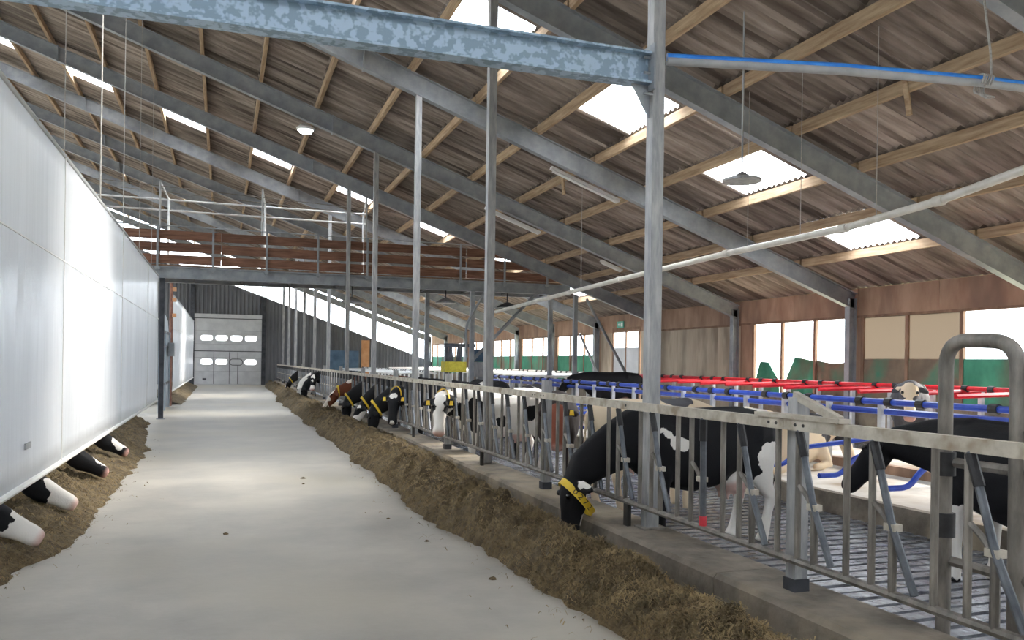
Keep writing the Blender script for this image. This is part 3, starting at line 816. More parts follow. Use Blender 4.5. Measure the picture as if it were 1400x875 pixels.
# hoists under the walkway
for k, (x, y, z, lab) in enumerate([(4.0, 27.6, 3.75, 'small grey round fixture hanging under the walkway'), (7.2, 27.6, 3.85, 'wide grey round fixture hanging under the walkway'), (9.3, 27.2, 3.75, 'dark winch hanging under the right part of the walkway')]):
    tt = thing('hanging_fixture', (x, y, z), lab, 'fixture')
    b = MB().tube([(x, y, z), (x, y, z + .05), (x, y, z + .18)], [.36, .34, .08], 16); b.build('shade', 'post' if k < 2 else 'mesh_dark', tt, True)
    tubeo('stem', [(x, y, z + .17), (x, y, 4.3)], .02, 'mesh_dark', tt, 6)

# ------------------------------------------------------------------ curtains and gate on the left
XC = -1.84
def curtain(y0, y1, label, seams):
    t = thing('white_curtain', (XC, (y0 + y1) / 2, .55), label, 'curtain', 'white curtains along the left of the alley')
    zb, zt = .57, 4.26
    ny, nz = int((y1 - y0) / .1), 14; vs = []; fs = []
    for i in range(ny + 1):
        y = y0 + (y1 - y0) * i / ny
        for k in range(nz + 1):
            z = zb + (zt - zb) * k / nz
            w = math.sin(math.pi * k / nz) ** .5
            x = XC + w * (.012 * math.sin(y * 3.1 + z) + .010 * math.sin(y * 7.7) * (1 - k / nz) + .015 * noise.noise((y * 1.1, z * .5, 2)))
            vs.append((x, y, z))
    for i in range(ny):
        for k in range(nz):
            q = i * (nz + 1) + k; fs.append((q, q + nz + 1, q + nz + 2, q + 1))
    b = MB().add(vs, fs); o = b.build('film', 'film', t, True); md = o.modifiers.new('t', 'SOLIDIFY'); md.thickness = .006
    MB().tube([(XC, y0, zb), (XC, y1, zb)], .035, 8).build('bottom_tube', 'white', t, True)
    MB().tube([(XC, y0, zt), (XC, y1, zt)], .03, 8).build('top_tube', 'greypipe', t, True)
    for y in seams:
        MB().box(XC + .012, XC + .022, y - .012, y + .012, zb, zt).build('seam', 'white', t)
    MB().box(XC + .016, XC + .026, y0, y1, 2.985, 3.0).build('seam', 'white', t)
    return t
c1 = curtain(-4, 26.6, 'big white plastic curtain hanging along the left of the alley, nearest one', [11.2, 17.3, 23])
curtain(34.5, 57.9, 'second white plastic curtain, far down the left of the alley', [42, 50])
MB().box(XC + .02, XC + .035, 9.18, 9.42, .93, .99).build('label_patch', 'greypipe', c1)
t = thing('steel_gate', (-1.95, 31, 0), 'blue-grey sheet-metal gate with rounded top between the two curtains', 'gate')
poly = [(28.9, .05), (33.6, .05), (33.6, 2.7), (32.8, 3.2), (31.6, 3.35), (30.2, 3.2), (28.9, 2.9)]
b = MB().extr(poly, (-1.97, 0, 0), (-1.93, 0, 0), (0, 1, 0), (0, 0, 1)); b.build('panel', 'gate', t)
for y in (28.9, 31.2, 33.6): MB().box(-1.95, -1.88, y - .04, y + .04, 0, 2.8).build('stile', 'gate', t)
for z in (.9, 2.2, 2.7): MB().box(-1.93, -1.89, 28.9, 33.6, z, z + .08).build('rail', 'mesh_dark', t)
MB().box(-1.9, -1.7, 32.6, 33.2, 1.9, 2.4).build('control_box', 'steel', t)
t = thing('rusty_pole', (-1.9, 34.2, 0), 'thin rust-brown pole beside the far curtain', 'pole')
tubeo('pole', [(-1.9, 34.2, 0), (-1.9, 34.2, 5.2)], .06, 'rust', t)
for z in (3.4, 4.0, 4.4): MB().box(-1.86, -1.72, 34.1, 34.3, z, z + .14).build('bracket', 'orange', t)
# cords holding the curtain
for k, (y, r) in enumerate([(11.2, .006), (14.3, .012), (17.4, .008), (20.6, .006), (24.0, .006)]):
    o = MB().tube([(XC, y, 4.28), (XC, y, zr(XC) + .3)], r, 6).build('curtain_cord', 'rope')
    tag(o, f'thin pale cord holding the white curtain, {ORD[k]} to the camera', 'cord', 'curtain cords')

# ------------------------------------------------------------------ pipes and lamps
t = thing('pvc_pipe', (8, 13, 3.5), 'long cream plastic pipe hanging under the roof above the cubicles', 'pipe')
pts = [(8, 24.5, 3.42), (8, 20, 3.55), (8, 16, 3.66), (8, 12, 3.74), (8, 9.2, 3.75), (8, 7.6, 3.84), (7.9, 5.8, 4.02), (7.8, 4, 4.2)]
tubeo('pipe', pts, .05, 'pvc', t, 10)
for k in range(1, len(pts) - 1):
    p = pts[k]; tubeo('coupling', [(p[0], p[1] - .07, p[2]), (p[0], p[1] + .07, p[2])], .062, 'pvc', t, 10)
for y in (8.6, 10.1, 11.4, 14.3, 18):
    z = np.interp(y, [p[1] for p in pts[::-1]], [p[2] for p in pts[::-1]])
    tubeo('hanger', [(8, y, z), (8, y, zr(8) + .5)], .005, 'rope', t, 5)
t = thing('blue_hose', (5.7, 6.4, 4.6), 'bright blue hose on a grey pipe running overhead from the near post', 'hose')
hp = [(3.84, 6.76, 4.66), (5.5, 6.38, 4.66), (7.02, 6.15, 4.66), (8.6, 5.95, 4.62)]
tubeo('blue_hose', [(p[0], p[1], p[2] + .035) for p in hp], .036, 'bluepipe', t, 10)
tubeo('grey_pipe', hp, .04, 'greypipe', t, 10)
t = thing('rope', (7.0, 6.15, 4.6), 'frayed grey rope knotted round the blue hose', 'rope')
tubeo('strand', [(7.0, 6.12, 4.62), (7.12, 6.15, 4.75), (7.16, 6.2, 5.0), (7.3, 6.4, 5.6), (7.45, 6.6, 6.2)], .012, 'rope', t, 6)
rg = random.Random(2)
for k in range(5): tubeo('knot', arc([(6.92 + .03 * k, 6.09, 4.62), (6.95 + .03 * k, 6.07, 4.72), (6.99 + .03 * k, 6.2, 4.75), (6.96 + .03 * k, 6.22, 4.58), (6.93 + .05 * k, 6.12, 4.5 + .03 * rg.random())], .05, 3), .009, 'rope', t, 5)
t = thing('pendant_lamp', (6.6, 9.55, 4.35), 'flat round pendant lamp on a long thin rod under the skylight', 'lamp')
tubeo('rod', [(6.6, 9.55, 4.42), (6.6, 9.55, zr(6.6) + .35)], .013, 'post', t, 8)
MB().tube([(6.6, 9.55, 4.34), (6.6, 9.55, 4.37), (6.6, 9.55, 4.42), (6.6, 9.55, 4.47)], [.26, .26, .10, .03], 20).build('shade', 'post', t, True)
for k, (xa, y, xb, lab) in enumerate([(7.11, 17.8, 8.87, 'white fluorescent tube fitting under the second roof frame'), (7.16, 23.05, 8.88, 'white fluorescent tube fitting under the third roof frame, upper one'),
                                      (10.89, 23.05, 11.62, 'short white fluorescent fitting low under the third roof frame')]):
    t = thing('fluorescent_lamp', ((xa + xb) / 2, y, zr((xa + xb) / 2)), lab, 'lamp')
    for dy, nm, mt_, r in ((0, 'housing', 'white', .05),):
        MB().bar((xa, y, zr(xa) + .26), (xb, y, zr(xb) + .26), .12, .07).build(nm, mt_, t)
    for dy in (-.035, .035): tubeo('tube', [(xa + .05, y + dy, zr(xa + .05) + .2), (xb - .05, y + dy, zr(xb - .05) + .2)], .018, 'white', t)
t = thing('round_lamp', (2.06, 23.4, 8.1), 'round lit ceiling lamp on the high roof above the alley', 'lamp')
MB().tube([(2.06, 23.4, 8.16), (2.06, 23.4, 8.22), (2.06, 23.4, 8.3), (2.06, 23.4, 8.35)], [.22, .25, .15, .05], 18).build('reflector', 'white', t, True)
MB().tube([(2.06, 23.4, 8.1), (2.06, 23.4, 8.17)], [.16, .21], 18).build('bulb', 'lamp', t, True)
tubeo('stem', [(2.06, 23.4, 8.35), (2.06, 23.4, zr(2.06) + .35)], .02, 'steel', t, 6)
for k, (x, y) in enumerate([(9.13, 9.3), (7.73, 18.6)]):
    o = MB().bar((x + .03, y - .06, zr(x) + .06), (x, y, zr(x) + .56), .05, .07).build('timber_stub', 'purlin')
    tag(o, ['short timber stub hanging from a purlin near the blue hose', 'short timber stub hanging from a purlin beside the first fluorescent lamp'][k], 'stub')

# ------------------------------------------------------------------ machine by the cubicles
t = thing('brush_machine', (9.0, 33, .2), 'dark machine frame with a yellow tank standing among the cubicles', 'machine')
MB().box(8.55, 9.45, 32.7, 33.4, 1.42, 1.85).build('yellow_tank', 'olive', t)
for x in (8.7, 9.3): MB().box(x - .06, x + .06, 33.0, 33.14, .2, 2.5).build('leg', 'mesh_dark', t)
MB().box(8.6, 9.9, 32.98, 33.16, 2.45, 2.6).build('top_bar', 'mesh_dark', t)
for x in (8.85, 9.2): MB().tube([(x, 33, 1.6), (x, 33, 1.8), (x, 33, 2.1), (x, 33, 2.5)], [.12, .15, .1, .06], 10).build('motor', 'mesh_dark', t, True)
t = thing('control_cabinet', (8.35, 27.3, 1.2), 'pale grey control cabinet with a dark blue top beside a walkway leg', 'cabinet')
MB().box(8.05, 8.75, 27.2, 27.6, 1.35, 1.85).build('lower_body', 'post', t)
MB().box(8.07, 8.73, 27.18, 27.6, 1.86, 2.28).build('blue_top', 'bluedoor', t)
MB().box(8.3, 8.5, 27.3, 27.5, .2, 1.35).build('pedestal', 'steel', t)

# ------------------------------------------------------------------ cows
def ring(c, ax_u, ax_v, ru, rv, n=14, flat=0.):
    out = []
    for k in range(n):
        a = 2 * math.pi * k / n; cu, sv = math.cos(a), math.sin(a)
        e = .85
        out.append(c + ax_u * (ru * math.copysign(abs(cu) ** e, cu)) + ax_v * (rv * math.copysign(abs(sv) ** e, sv)))
    return out
def loft(b, secs, n=14):
    """secs: (centre, side axis, up axis, half width, half height)"""
    vs = []; fs = []
    for (c, u, v, ru, rv) in secs: vs += ring(c, u, v, ru, rv, n)
    for i in range(len(secs) - 1):
        for k in range(n): fs.append((i * n + k, i * n + (k + 1) % n, (i + 1) * n + (k + 1) % n, (i + 1) * n + k))
    fs += [tuple(range(n))[::-1], tuple((len(secs) - 1) * n + k for k in range(n))]
    b.add(vs, fs)
V = Vector; YAX = V((0, 1, 0)); ZAX = V((0, 0, 1))
def limb(b, pts, n=10):
    """pts: (x,y,z,r_side,r_fore)"""
    secs = []
    for i, p in enumerate(pts):
        a = V(pts[max(i - 1, 0)][:3]); c = V(pts[min(i + 1, len(pts) - 1)][:3]); d = (c - a).normalized()
        u = (YAX - d * d.dot(YAX)).normalized(); v = d.cross(u)
        secs.append((V(p[:3]), u, v, p[3], p[4]))
    loft(b, secs, n)

POSE = {   # neck points (x,z,half width,half height,yaw degrees), head pitch below horizontal, head yaw
    'eat': dict(neck=[(.50, 1.10, .21, .33, 0), (.72, 1.10, .18, .30, 0), (.92, 1.01, .14, .255, 0), (1.12, .90, .115, .215, 0), (1.28, .79, .11, .18, 0)], poll=(1.42, .70), pitch=84, yaw=0),
    'eat2': dict(neck=[(.50, 1.10, .21, .33, 0), (.72, 1.10, .17, .29, 0), (.92, 1.02, .14, .235, 0), (1.10, .90, .12, .19, 0), (1.22, .80, .105, .155, 0)], poll=(1.33, .74), pitch=58, yaw=0),
    'eatl': dict(neck=[(.50, 1.08, .21, .33, 0), (.72, 1.0, .17, .28, 0), (.90, .84, .14, .21, 0), (1.06, .69, .12, .165, 0), (1.18, .60, .105, .135, 0)], poll=(1.30, .56), pitch=30, yaw=0),
    'look': dict(neck=[(.50, 1.12, .21, .33, 0), (.72, 1.14, .17, .27, 8), (.90, 1.17, .14, .22, 20), (1.05, 1.20, .12, .17, 38), (1.15, 1.22, .11, .14, 55)], poll=(1.22, 1.25), pitch=66, yaw=70),
    'lookfwd': dict(neck=[(.50, 1.12, .21, .33, 0), (.72, 1.14, .17, .27, 0), (.90, 1.17, .14, .22, 0), (1.05, 1.20, .12, .17, 0), (1.15, 1.22, .11, .14, 0)], poll=(1.24, 1.25), pitch=62, yaw=0),
    'low': dict(neck=[(.50, 1.10, .21, .33, 0), (.72, 1.10, .17, .28, 0), (.92, 1.08, .14, .23, 0), (1.10, 1.05, .12, .18, 0), (1.22, 1.04, .11, .15, 0)], poll=(1.32, 1.05), pitch=50, yaw=0),
}
def cow(label, loc, ang, pose, hide, body=(), head=(), base=-1., scale=1., vox=.026, lie=False, collar=False, tags=False, eyes=True, dz=0., number=None, whitelegs=False, group='dairy cows', dyaw=0, muzzle=True, earside=None):
    """body/head: blobs (x,y,z,r,s): s>0 white, s<0 dark, in cow or head coordinates; base: ground colour sign"""
    Pz = POSE[pose]; b = MB()
    trunk = [(-.97, 1.17, .06, .07), (-.92, 1.14, .15, .17), (-.82, 1.12, .225, .255), (-.66, 1.10, .275, .305), (-.46, 1.06, .27, .335), (-.22, .985, .325, .405), (.06, .955, .345, .425), (.30, .985, .315, .405), (.50, 1.02, .27, .375), (.66, 1.03, .21, .30), (.76, 1.0, .12, .18)]
    drop = -.53 if lie else 0
    loft(b, [(V((x, 0, z + drop)), YAX, ZAX, w, h) for x, z, w, h in trunk], 18)
    # spine ridge, hip bones
    limb(b, [(-.90, 0, 1.33 + drop, .04, .05), (-.5, 0, 1.37 + drop, .05, .05), (0, 0, 1.36 + drop, .05, .045), (.5, 0, 1.37 + drop, .05, .05), (.7, 0, 1.32 + drop, .04, .04)])
    for s in (-1, 1):
        limb(b, [(-.58, s * .10, 1.32 + drop, .05, .05), (-.50, s * .22, 1.29 + drop, .05, .06), (-.46, s * .27, 1.24 + drop, .03, .04)])
        if not lie:
            fx = .04 * s
            limb(b, [(.50, s * .16, 1.02, .09, .17), (.46, s * .19, .78, .085, .125), (.44 + fx, s * .19, .60, .062, .078), (.44 + fx, s * .185, .43, .055, .062), (.43 + fx, s * .18, .26, .038, .043), (.43 + fx, s * .18, .14, .045, .052), (.45 + fx, s * .18, .08, .05, .06), (.475 + fx, s * .18, .0, .055, .08)])
            fx = -.06 * s
            limb(b, [(-.66, s * .15, 1.10, .11, .24), (-.64, s * .20, .88, .105, .22), (-.62 + fx, s * .21, .70, .085, .15), (-.70 + fx, s * .20, .56, .058, .085), (-.765 + fx, s * .19, .46, .05, .068), (-.73 + fx, s * .185, .30, .04, .05), (-.70 + fx, s * .185, .15, .048, .055), (-.68 + fx, s * .185, .08, .05, .06), (-.65 + fx, s * .185, 0, .055, .08)])
        else:
            limb(b, [(-.62, s * .24, .52, .12, .24), (-.42, s * .36, .33, .10, .20), (-.30, s * .42, .16, .08, .12), (-.55, s * .45, .09, .06, .07), (-.72, s * .45, .06, .05, .06)])
            limb(b, [(.46, s * .20, .45, .09, .16), (.58, s * .25, .22, .075, .11), (.68, s * .26, .09, .06, .07), (.45, s * .28, .07, .05, .06), (.32, s * .28, .06, .05, .055)])
    if not lie:
        loft(b, [(V((-.40, 0, .76)), V((1, 0, 0)), YAX, .20, .17), (V((-.43, 0, .64)), V((1, 0, 0)), YAX, .21, .18), (V((-.46, 0, .54)), V((1, 0, 0)), YAX, .16, .15), (V((-.47, 0, .49)), V((1, 0, 0)), YAX, .07, .08)])
        for s in (-1, 1):
            for x in (-.55, -.37): limb(b, [(x, s * .08, .54, .024, .024), (x, s * .085, .44, .018, .018)], 8)
    tl = [(-.93, 0, 1.30), (-1.02, 0, 1.22), (-1.04, 0, 1.0), (-1.03, .02, .75), (-1.02, .03, .60), (-1.02, .03, .48), (-1.02, .03, .38)]
    if lie: tl = [(-.93, 0, .70), (-1.02, 0, .58), (-1.05, .05, .3), (-1.05, .1, .12)]
    b.tube(tl, [.045, .032, .026, .024, .04, .045, .02][:len(tl)], 8)
    # neck with yaw
    secs = []; pos = V((Pz['neck'][0][0], 0, Pz['neck'][0][1])); px = Pz['neck'][0][0]
    ny = 0
    for (x, z, w, h, yw) in Pz['neck']:
        yaw = math.radians(yw + (dyaw * (x - .5) / .8)); dx = x - px; px = x
        pos = V((pos.x + dx * math.cos(yaw), pos.y + dx * math.sin(yaw), z + drop + (dz * max(0, (x - .5) / .8))))
        secs.append([pos.copy(), yaw, w, h])
    dx = Pz['poll'][0] - px; yaw = math.radians(Pz['yaw'] + dyaw)
    poll = V((pos.x + dx * math.cos(yaw), pos.y + dx * math.sin(yaw), Pz['poll'][1] + drop + dz))
    out = []
    cent = [s[0] for s in secs] + [poll]
    for i, (p, yw, w, h) in enumerate(secs):
        d = (cent[i + 1] - cent[max(i - 1, 0)]).normalized()
        u = ZAX.cross(d).normalized(); v = d.cross(u)
        out.append((p, u, v, w, h))
    pit = math.radians(Pz['pitch'])
    hd = V((math.cos(yaw) * math.cos(pit), math.sin(yaw) * math.cos(pit), -math.sin(pit)))
    hl = V((-math.sin(yaw), math.cos(yaw), 0)); hn = hd.cross(hl)
    if hn.dot(V((math.cos(yaw), math.sin(yaw), 1))) < 0: hn = -hn
    out.append((poll - hn * .05, out[-1][1], out[-1][2], .10, .115))
    out.append((poll + hd * .08 - hn * .06, hl, hn, .09, .10))
    loft(b, out, 16)
    hs = [(-.07, -.05, .06, .05), (-.03, -.05, .10, .09), (.05, -.062, .128, .118), (.13, -.072, .138, .135), (.23, -.08, .118, .135), (.34, -.08, .096, .112), (.45, -.078, .088, .094), (.53, -.08, .102, .09), (.585, -.084, .10, .078), (.62, -.088, .07, .055)]
    loft(b, [(poll + hd * t_ + hn * o_, hl, hn, w, h) for t_, o_, w, h in hs], 16)
    for s in (-1, 1):    # ears
        e0 = poll + hd * .03 - hn * .03 + hl * (s * .08)
        ed = (hl * s + hn * -.45 + hd * .12).normalized()
        secs = []
        for q, (wd, th) in zip((0, .06, .13, .20, .25), ((.028, .028), (.055, .03), (.07, .026), (.055, .022), (.02, .016))):
            secs.append((e0 + ed * q, hd, hn, wd, th))
        loft(b, secs, 10)
        # brow and nostril bumps
        limb_c = poll + hd * .14 + hn * .02 + hl * (s * .095)
        b.tube([limb_c - hd * .04, limb_c, limb_c + hd * .04], [.02, .034, .02], 8)
    if pose in ('lookfwd', 'look', 'low') or True:
        j = poll + hd * .26 - hn * .16
        limb_pts = [poll + hd * .10 - hn * .15, j, poll + hd * .42 - hn * .13]
        b.tube(limb_pts, [.06, .06, .04], 8)
    me = b.mesh('tmp', hide)
    o = bpy.data.objects.new('tmp', me); COL.objects.link(o)
    md = o.modifiers.new('r', 'REMESH'); md.mode = 'VOXEL'; md.voxel_size = vox
    md = o.modifiers.new('s', 'SMOOTH'); md.factor = .5; md.iterations = 5 if vox < .02 else 3
    dg = bpy.context.evaluated_depsgraph_get(); ev = o.evaluated_get(dg)
    bm_ = bpy.data.meshes.new_from_object(ev); bpy.data.objects.remove(o); bpy.data.meshes.remove(me)
    bm_.name = 'cow_body'; bm_.materials.clear(); bm_.materials.append(MT[hide])
    n = len(bm_.vertices); co = np.empty(n * 3, np.float32); bm_.vertices.foreach_get('co', co); co = co.reshape(-1, 3)
    # coat field
    fld = np.full(n, base * .25, np.float32)
    hm = np.array([list(hd), list(hl), list(hn)]); hc = (co - np.array(poll)) @ hm.T
    ishead = (hc[:, 0] > -.16) & (np.linalg.norm(hc, axis=1) < .72) & (hc[:, 0] < .66) & (np.abs(hc[:, 1]) < .34) & (hc[:, 2] > -.26)
    for blobs, C_, msk in ((body, co, ~ishead), (head, hc, ishead)):
        for (x, y_, z, r, s) in blobs:
            zz = z + (drop if blobs is body and lie else 0)
            dd = r - np.linalg.norm((C_ - np.array((x, y_, zz))) , axis=1)
            v_ = np.clip(dd / .3, -1, 1)
            fld = np.where(msk & (v_ > 0), np.where(s > 0, np.maximum(fld, v_) if True else 0, np.minimum(fld, -v_)), fld) if False else np.where(msk & (dd > -.12), np.where(s > 0, np.maximum(fld, np.clip(dd / .3, -.25, .6)), np.minimum(fld, np.clip(-dd / .3, -.6, .25))), fld)
    if whitelegs: fld = np.where(co[:, 2] < .55, np.maximum(fld, (.55 - co[:, 2]) / .3), fld)
    if not lie: fld = np.where((co[:, 2] < .5) & (co[:, 0] < -.95), .4, fld)
    sk = np.zeros(n, np.float32)
    if not lie:
        ud = np.linalg.norm((co - np.array((-.45, 0, .56))) / np.array((.24, .2, .2)), axis=1)
        sk = np.maximum(sk, np.clip((1.05 - ud) * 4, 0, .75))
    if muzzle is True: sk = np.maximum(sk, np.where(ishead, np.clip((hc[:, 0] - .545) * 14, 0, .8), 0))
    for nm, a in (('coat', fld), ('skin', sk)):
        at = bm_.attributes.new(nm, 'FLOAT', 'POINT'); at.data.foreach_set('value', a.astype(np.float32))
    for p in bm_.polygons: p.use_smooth = True
    root = thing('cow', loc, label, 'cow', group)
    root.rotation_euler = (0, 0, math.radians(ang)); root.scale = (scale,) * 3; root['org'] = (0, 0, 0)
    bo = bpy.data.objects.new('body', bm_); COL.objects.link(bo); bo.parent = root
    if eyes:
        for s in (-1, 1):
            c = poll + hd * .15 + hn * .034 + hl * (s * .118); eo = (hl * s + hn * .8).normalized()
            e = MB()
            for k in range(1): loft(e, [(c + eo * q, hd, hd.cross(eo), rr, rr * .85) for q, rr in ((-.025, .026), (0.004, .029), (.018, .020), (.024, .008))], 10)
            e.build('eye', 'eye', root, True)
            nb = poll + hd * .605 - hn * .06 + hl * (s * .045)
            e = MB(); loft(e, [(nb + hd * q, hl, hn, rr, rr * .8) for q, rr in ((-.02, .013), (.0, .014), (.012, .006))], 8); e.build('nostril', 'eye', root, True)
    if tags:
        for s in (-1, 1):
            c = poll + hd * .09 - hn * .02 + hl * (s * .19)
            vs = [c + hl * (i * .035) + hd * (j * .04 + (.0)) + hn * (k * .006 + .03) for k in (0, 1) for i, j in ((-1, 1), (1, 1), (.7, -1), (-.7, -1))]
            MB().add(vs, [(0, 1, 2, 3), (7, 6, 5, 4), (0, 4, 5, 1), (1, 5, 6, 2), (2, 6, 7, 3), (3, 7, 4, 0)]).build('ear_tag', 'yellow', root)
    if collar:
        ci = -4 if pose.startswith('look') else -3
        p, u, v, w, h = out[ci]
        p2 = out[ci + 1][0]; ax = (p2 - p).normalized()
        if number:      # a strap hanging loose behind the ears, round head and throat
            p = poll + hd * .17 - hn * .11; u = hl; v = (hn * .76 - hd * .65).normalized(); ax = u.cross(v).normalized(); w, h = .15, .225
        else:
            p = p.lerp(p2, .2); w, h = w * 1.06, h * 1.12
        hw_ = .036 if number else .026
        cb_ = MB(); vs = []; fs = []; n_ = 28
        for k in range(n_):
            a = 2 * math.pi * k / n_; rr = u * (w * math.cos(a)) + v * (h * math.sin(a))
            for th, q in ((1.0, -hw_), (1.0, hw_), (1.06, hw_), (1.06, -hw_)): vs.append(p + rr * th + ax * q)
        for k in range(n_):
            for q in range(4): fs.append((k * 4 + q, k * 4 + (q + 1) % 4, ((k + 1) % n_) * 4 + (q + 1) % 4, ((k + 1) % n_) * 4 + q))
        co_ = cb_.add(vs, fs).build('collar', 'yellow', root, True)
        if number:
            side = earside or 1
            ctr = p + u * (w * 1.09 * side)
            tc_ = bpy.data.curves.new('txt', 'FONT'); tc_.body = number; tc_.size = .078; tc_.align_x = 'CENTER'; tc_.align_y = 'CENTER'; tc_.extrude = .002; tc_.space_character = 1.5
            to = bpy.data.objects.new('txt', tc_); COL.objects.link(to)
            dg = bpy.context.evaluated_depsgraph_get(); tm = bpy.data.meshes.new_from_object(to.evaluated_get(dg)); bpy.data.objects.remove(to)
            # bend the lettering round the strap
            cof = np.empty(len(tm.vertices) * 3, np.float32); tm.vertices.foreach_get('co', cof); cof = cof.reshape(-1, 3)
            for i, (tx, ty, tz) in enumerate(cof):
                a = -tx / ((w + h) / 2) * side
                a0 = 0 if side > 0 else math.pi
                rr = u * (w * math.cos(a0 + a * (1 if side > 0 else 1))) + v * (h * math.sin(a0 + a))
                q = p + rr * (1.075 + tz) + ax * (ty * (1 if side > 0 else 1) * (-side))
                tm.vertices[i].co = q
            tm.materials.clear(); tm.materials.append(MT['black'])
            no = bpy.data.objects.new('collar_number', tm); COL.objects.link(no); no.parent = co_
    return root

BLK, BRN, CRM = 'coat_black', 'coat_brown', 'coat_cream'
cow('black cow with white hind legs eating through the near feed fence, numbered yellow collar', (4.66, 7.53, 0), 180, 'eat', BLK,
    body=[(.56, .20, 1.24, .06, 1), (.51, .23, 1.19, .062, 1), (.46, .26, 1.14, .06, 1), (.41, .28, 1.10, .048, 1), (.36, .29, 1.06, .042, 1), (.31, .305, 1.03, .036, 1), (-.80, .25, .85, .22, 1), (-.75, .2, .5, .3, 1), (-.75, -.2, .5, .3, 1), (-.70, .2, .2, .3, 1), (-.70, -.2, .2, .3, 1), (-.45, 0, .58, .24, 1), (-.92, 0, .9, .2, 1), (-.05, .1, .50, .08, 1), (.35, .1, .5, .05, 1), (-.85, .1, 1.42, .15, 1), (-.70, .05, 1.45, .10, 1)],
    head=[(.38, 0, -.2, .10, 1), (.18, 0, -.22, .10, 1), (.02, .22, -.08, .07, 1)], vox=.017, collar=True, number='0272', muzzle=False, earside=1)
cow('white-faced cow with black ears looking at the camera through the feed fence', (4.44, 13.46, 0), 180, 'look', BLK, base=1,
    body=[(.45, .26, .95, .27, -1), (.75, .3, 1.0, .2, -1), (-.15, .1, 1.38, .17, -1), (-.55, .28, 1.0, .12, -1), (.0, .3, .85, .1, -1), (.45, -.3, 1.1, .3, -1)],
    head=[(.04, .24, -.08, .17, -1), (.04, -.24, -.08, .17, -1), (.16, .17, .0, .12, -1), (.16, -.17, .0, .12, -1)], vox=.018, tags=True, collar=True)
cow('black cow with a short white forehead stripe looking at the camera over the curb', (4.46, 17.42, 0), 180, 'look', BLK, body=[(0, .2, .5, .2, 1), (.8, 0, .75, .15, 1)], head=[(.02, 0, .05, .075, 1), (.58, 0, -.04, .05, 1)], dz=-.12, tags=True, collar=True, muzzle=False)
cow('black cow with bright yellow collar eating beside the cow with forehead stripe', (4.6, 18.74, 0), 180, 'eat', BLK, body=[(-.4, 0, .6, .3, 1)], head=[], collar=True, muzzle=False)
cow('black cow with white lower jaw eating at the feed heap', (4.6, 20.72, 0), 180, 'eat2', BLK, body=[(.4, 0, .7, .3, 1)], head=[(.40, .05, -.14, .17, 1), (.2, .05, -.2, .13, 1), (.06, .1, .05, .05, 1)], collar=True)
cow('black-headed cow with white nose bridge eating in front of the brown cow', (4.55, 22.7, 0), 180, 'eat', BLK, body=[(-.3, .2, 1.1, .3, 1)], head=[(.40, 0, .06, .09, 1), (.25, 0, .08, .05, 1)], collar=True, muzzle=False)
cow('brown cow with broad white blaze lowering its head through the feed fence', (4.45, 24.68, 0), 180, 'low', BRN, body=[(-.4, .2, .8, .3, 1), (.9, 0, 1.25, .12, 1)], head=[(.1, 0, .06, .11, 1), (.3, 0, .04, .10, 1), (.5, 0, -.02, .14, 1)], dz=-.12, collar=True)
cow('black cow with a narrow white face blaze looking down the alley far back', (4.42, 33.26, 0), 180, 'look', BLK, body=[(.3, .2, 1.2, .3, 1)], head=[(.08, 0, .06, .09, 1), (.25, 0, .05, .06, 1), (.52, 0, -.04, .1, 1)], vox=.035)
cow('black cow with white shoulder eating far back at the feed fence', (4.5, 34.58, 0), 180, 'eat', BLK, body=[(.6, .15, 1.3, .22, 1)], head=[(.45, .1, -.1, .1, 1)], vox=.035)
cow('white cow eating far back beside black ones', (4.5, 36.56, 0), 180, 'eat', BLK, base=1, body=[(-.2, .2, 1.1, .4, -1)], head=[], vox=.035)
cow('farthest black cow eating at the feed fence with yellow collar', (4.5, 43.16, 0), 180, 'eat2', BLK, body=[(.5, .2, 1.25, .2, 1)], head=[(.3, 0, .05, .08, 1)], vox=.04, collar=True)
cow('red-faced cow with yellow ear tags standing behind the feed fence and facing the camera', (4.92, 11.9, 0), 248, 'lookfwd', 'coat_redface', body=[], head=[(.25, 0, .06, .16, 1), (.5, 0, 0, .18, 1), (.05, 0, .06, .12, 1)], tags=True, collar=True, dz=-.02)
cow('cream-white cow with grey patches standing behind the near eating cow', (5.25, 9.45, 0), 8, 'low', CRM, base=1, body=[(-.35, -.3, 1.2, .12, -1), (.3, 0, 1.4, .25, -1)], head=[(.1, .2, 0, .15, -1)])
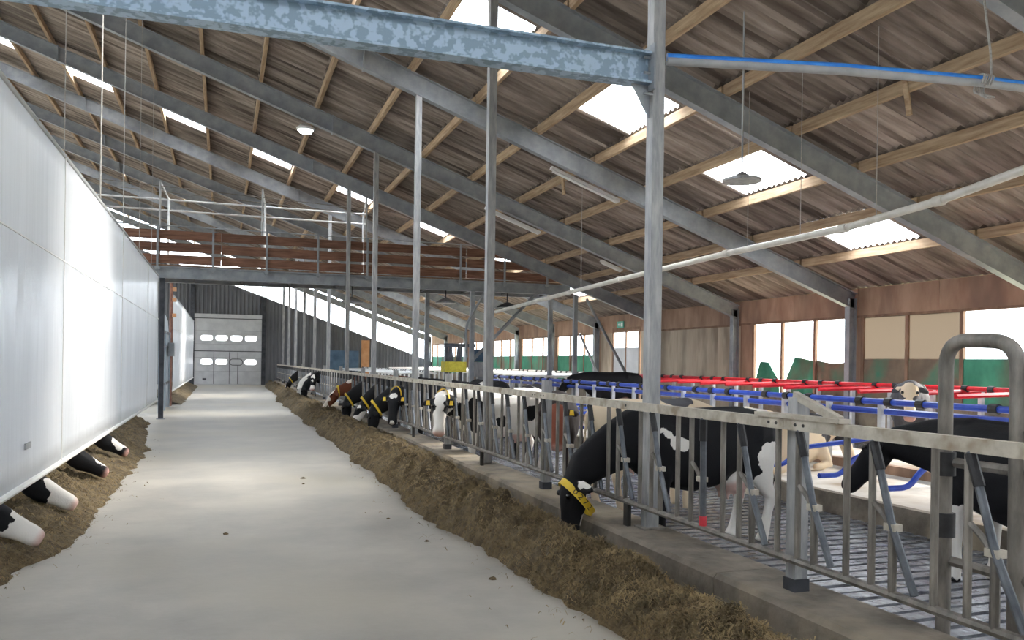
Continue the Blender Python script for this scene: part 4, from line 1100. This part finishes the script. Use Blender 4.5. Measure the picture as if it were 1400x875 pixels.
cow('black cow with white forelegs standing behind the hoop gate', (6.25, 5.05, 0), 92, 'low', BLK, body=[(.45, .2, .35, .34, 1), (.45, -.2, .35, .34, 1)], head=[(.0, 0, .05, .05, 1)], vox=.02, dz=.12, muzzle=False, dyaw=25)
cow('cream cow lying in the blue cubicles', (8.5, 12.7, .2), 10, 'lookfwd', CRM, base=1, body=[(-.3, 0, 1.3, .3, -1)], head=[(.05, .2, 0, .12, -1)], lie=True)
cow('dark-headed cream cow lying in the blue cubicles, nearer to the camera', (8.5, 11.0, .2), 8, 'lookfwd', CRM, base=1, body=[(.6, 0, 1.2, .3, -1)], head=[(.1, 0, 0, .3, -1)], lie=True)
cow('white-headed cow with grey ears looking over the blue and red tubes', (11.9, 11.9, .2), 225, 'lookfwd', CRM, base=-1, body=[], head=[(.1, 0, .03, .16, 1), (.4, 0, 0, .16, 1), (0, -.22, 0, .1, 1)], dz=.1)
cow('black cow standing among the far cubicles before the beige panel', (10.9, 22.3, .2), 175, 'low', BLK, body=[], head=[(.1, 0, .05, .1, 1)], vox=.035, dz=.15)
cow('black and white cow with its rump to the fence in mid alley', (5.9, 15.6, 0), 60, 'low', BLK, body=[(.3, .2, 1.1, .3, 1), (-.5, -.2, 1.1, .3, 1)], head=[(.2, 0, 0, .1, 1)], vox=.035)
cow('black cow standing in the slatted alley beyond the white-faced cow', (6.2, 19.6, 0), 100, 'low', BLK, body=[(-.2, .2, 1.2, .3, 1)], head=[], vox=.035)
LEFT = [('white-nosed cow with black cheek eating under the white curtain, nearest one', 8.3, [(.50, 0, -.08, .20, 1), (.28, 0, -.24, .13, 1), (.36, 0, .02, .09, 1)]),
        ('pink-muzzled white cow eating under the white curtain, second one', 10.15, [(.32, 0, .05, .12, 1), (.52, 0, -.06, .2, 1)]),
        ('dark-headed cow with white edge eating under the white curtain, third one', 12.8, [(.45, .05, .05, .12, 1)]),
        ('black and white cow eating under the white curtain, fourth one', 15.5, [(.42, 0, .03, .14, 1)])]
for lab, y, hb in LEFT:
    cow(lab, (-3.30, y, 0), 0, 'eatl', BLK, body=[(0, 0, .6, .4, 1)], head=hb, vox=.022 if y < 11 else .03, dyaw=random.uniform(-6, 6), dz=.02)
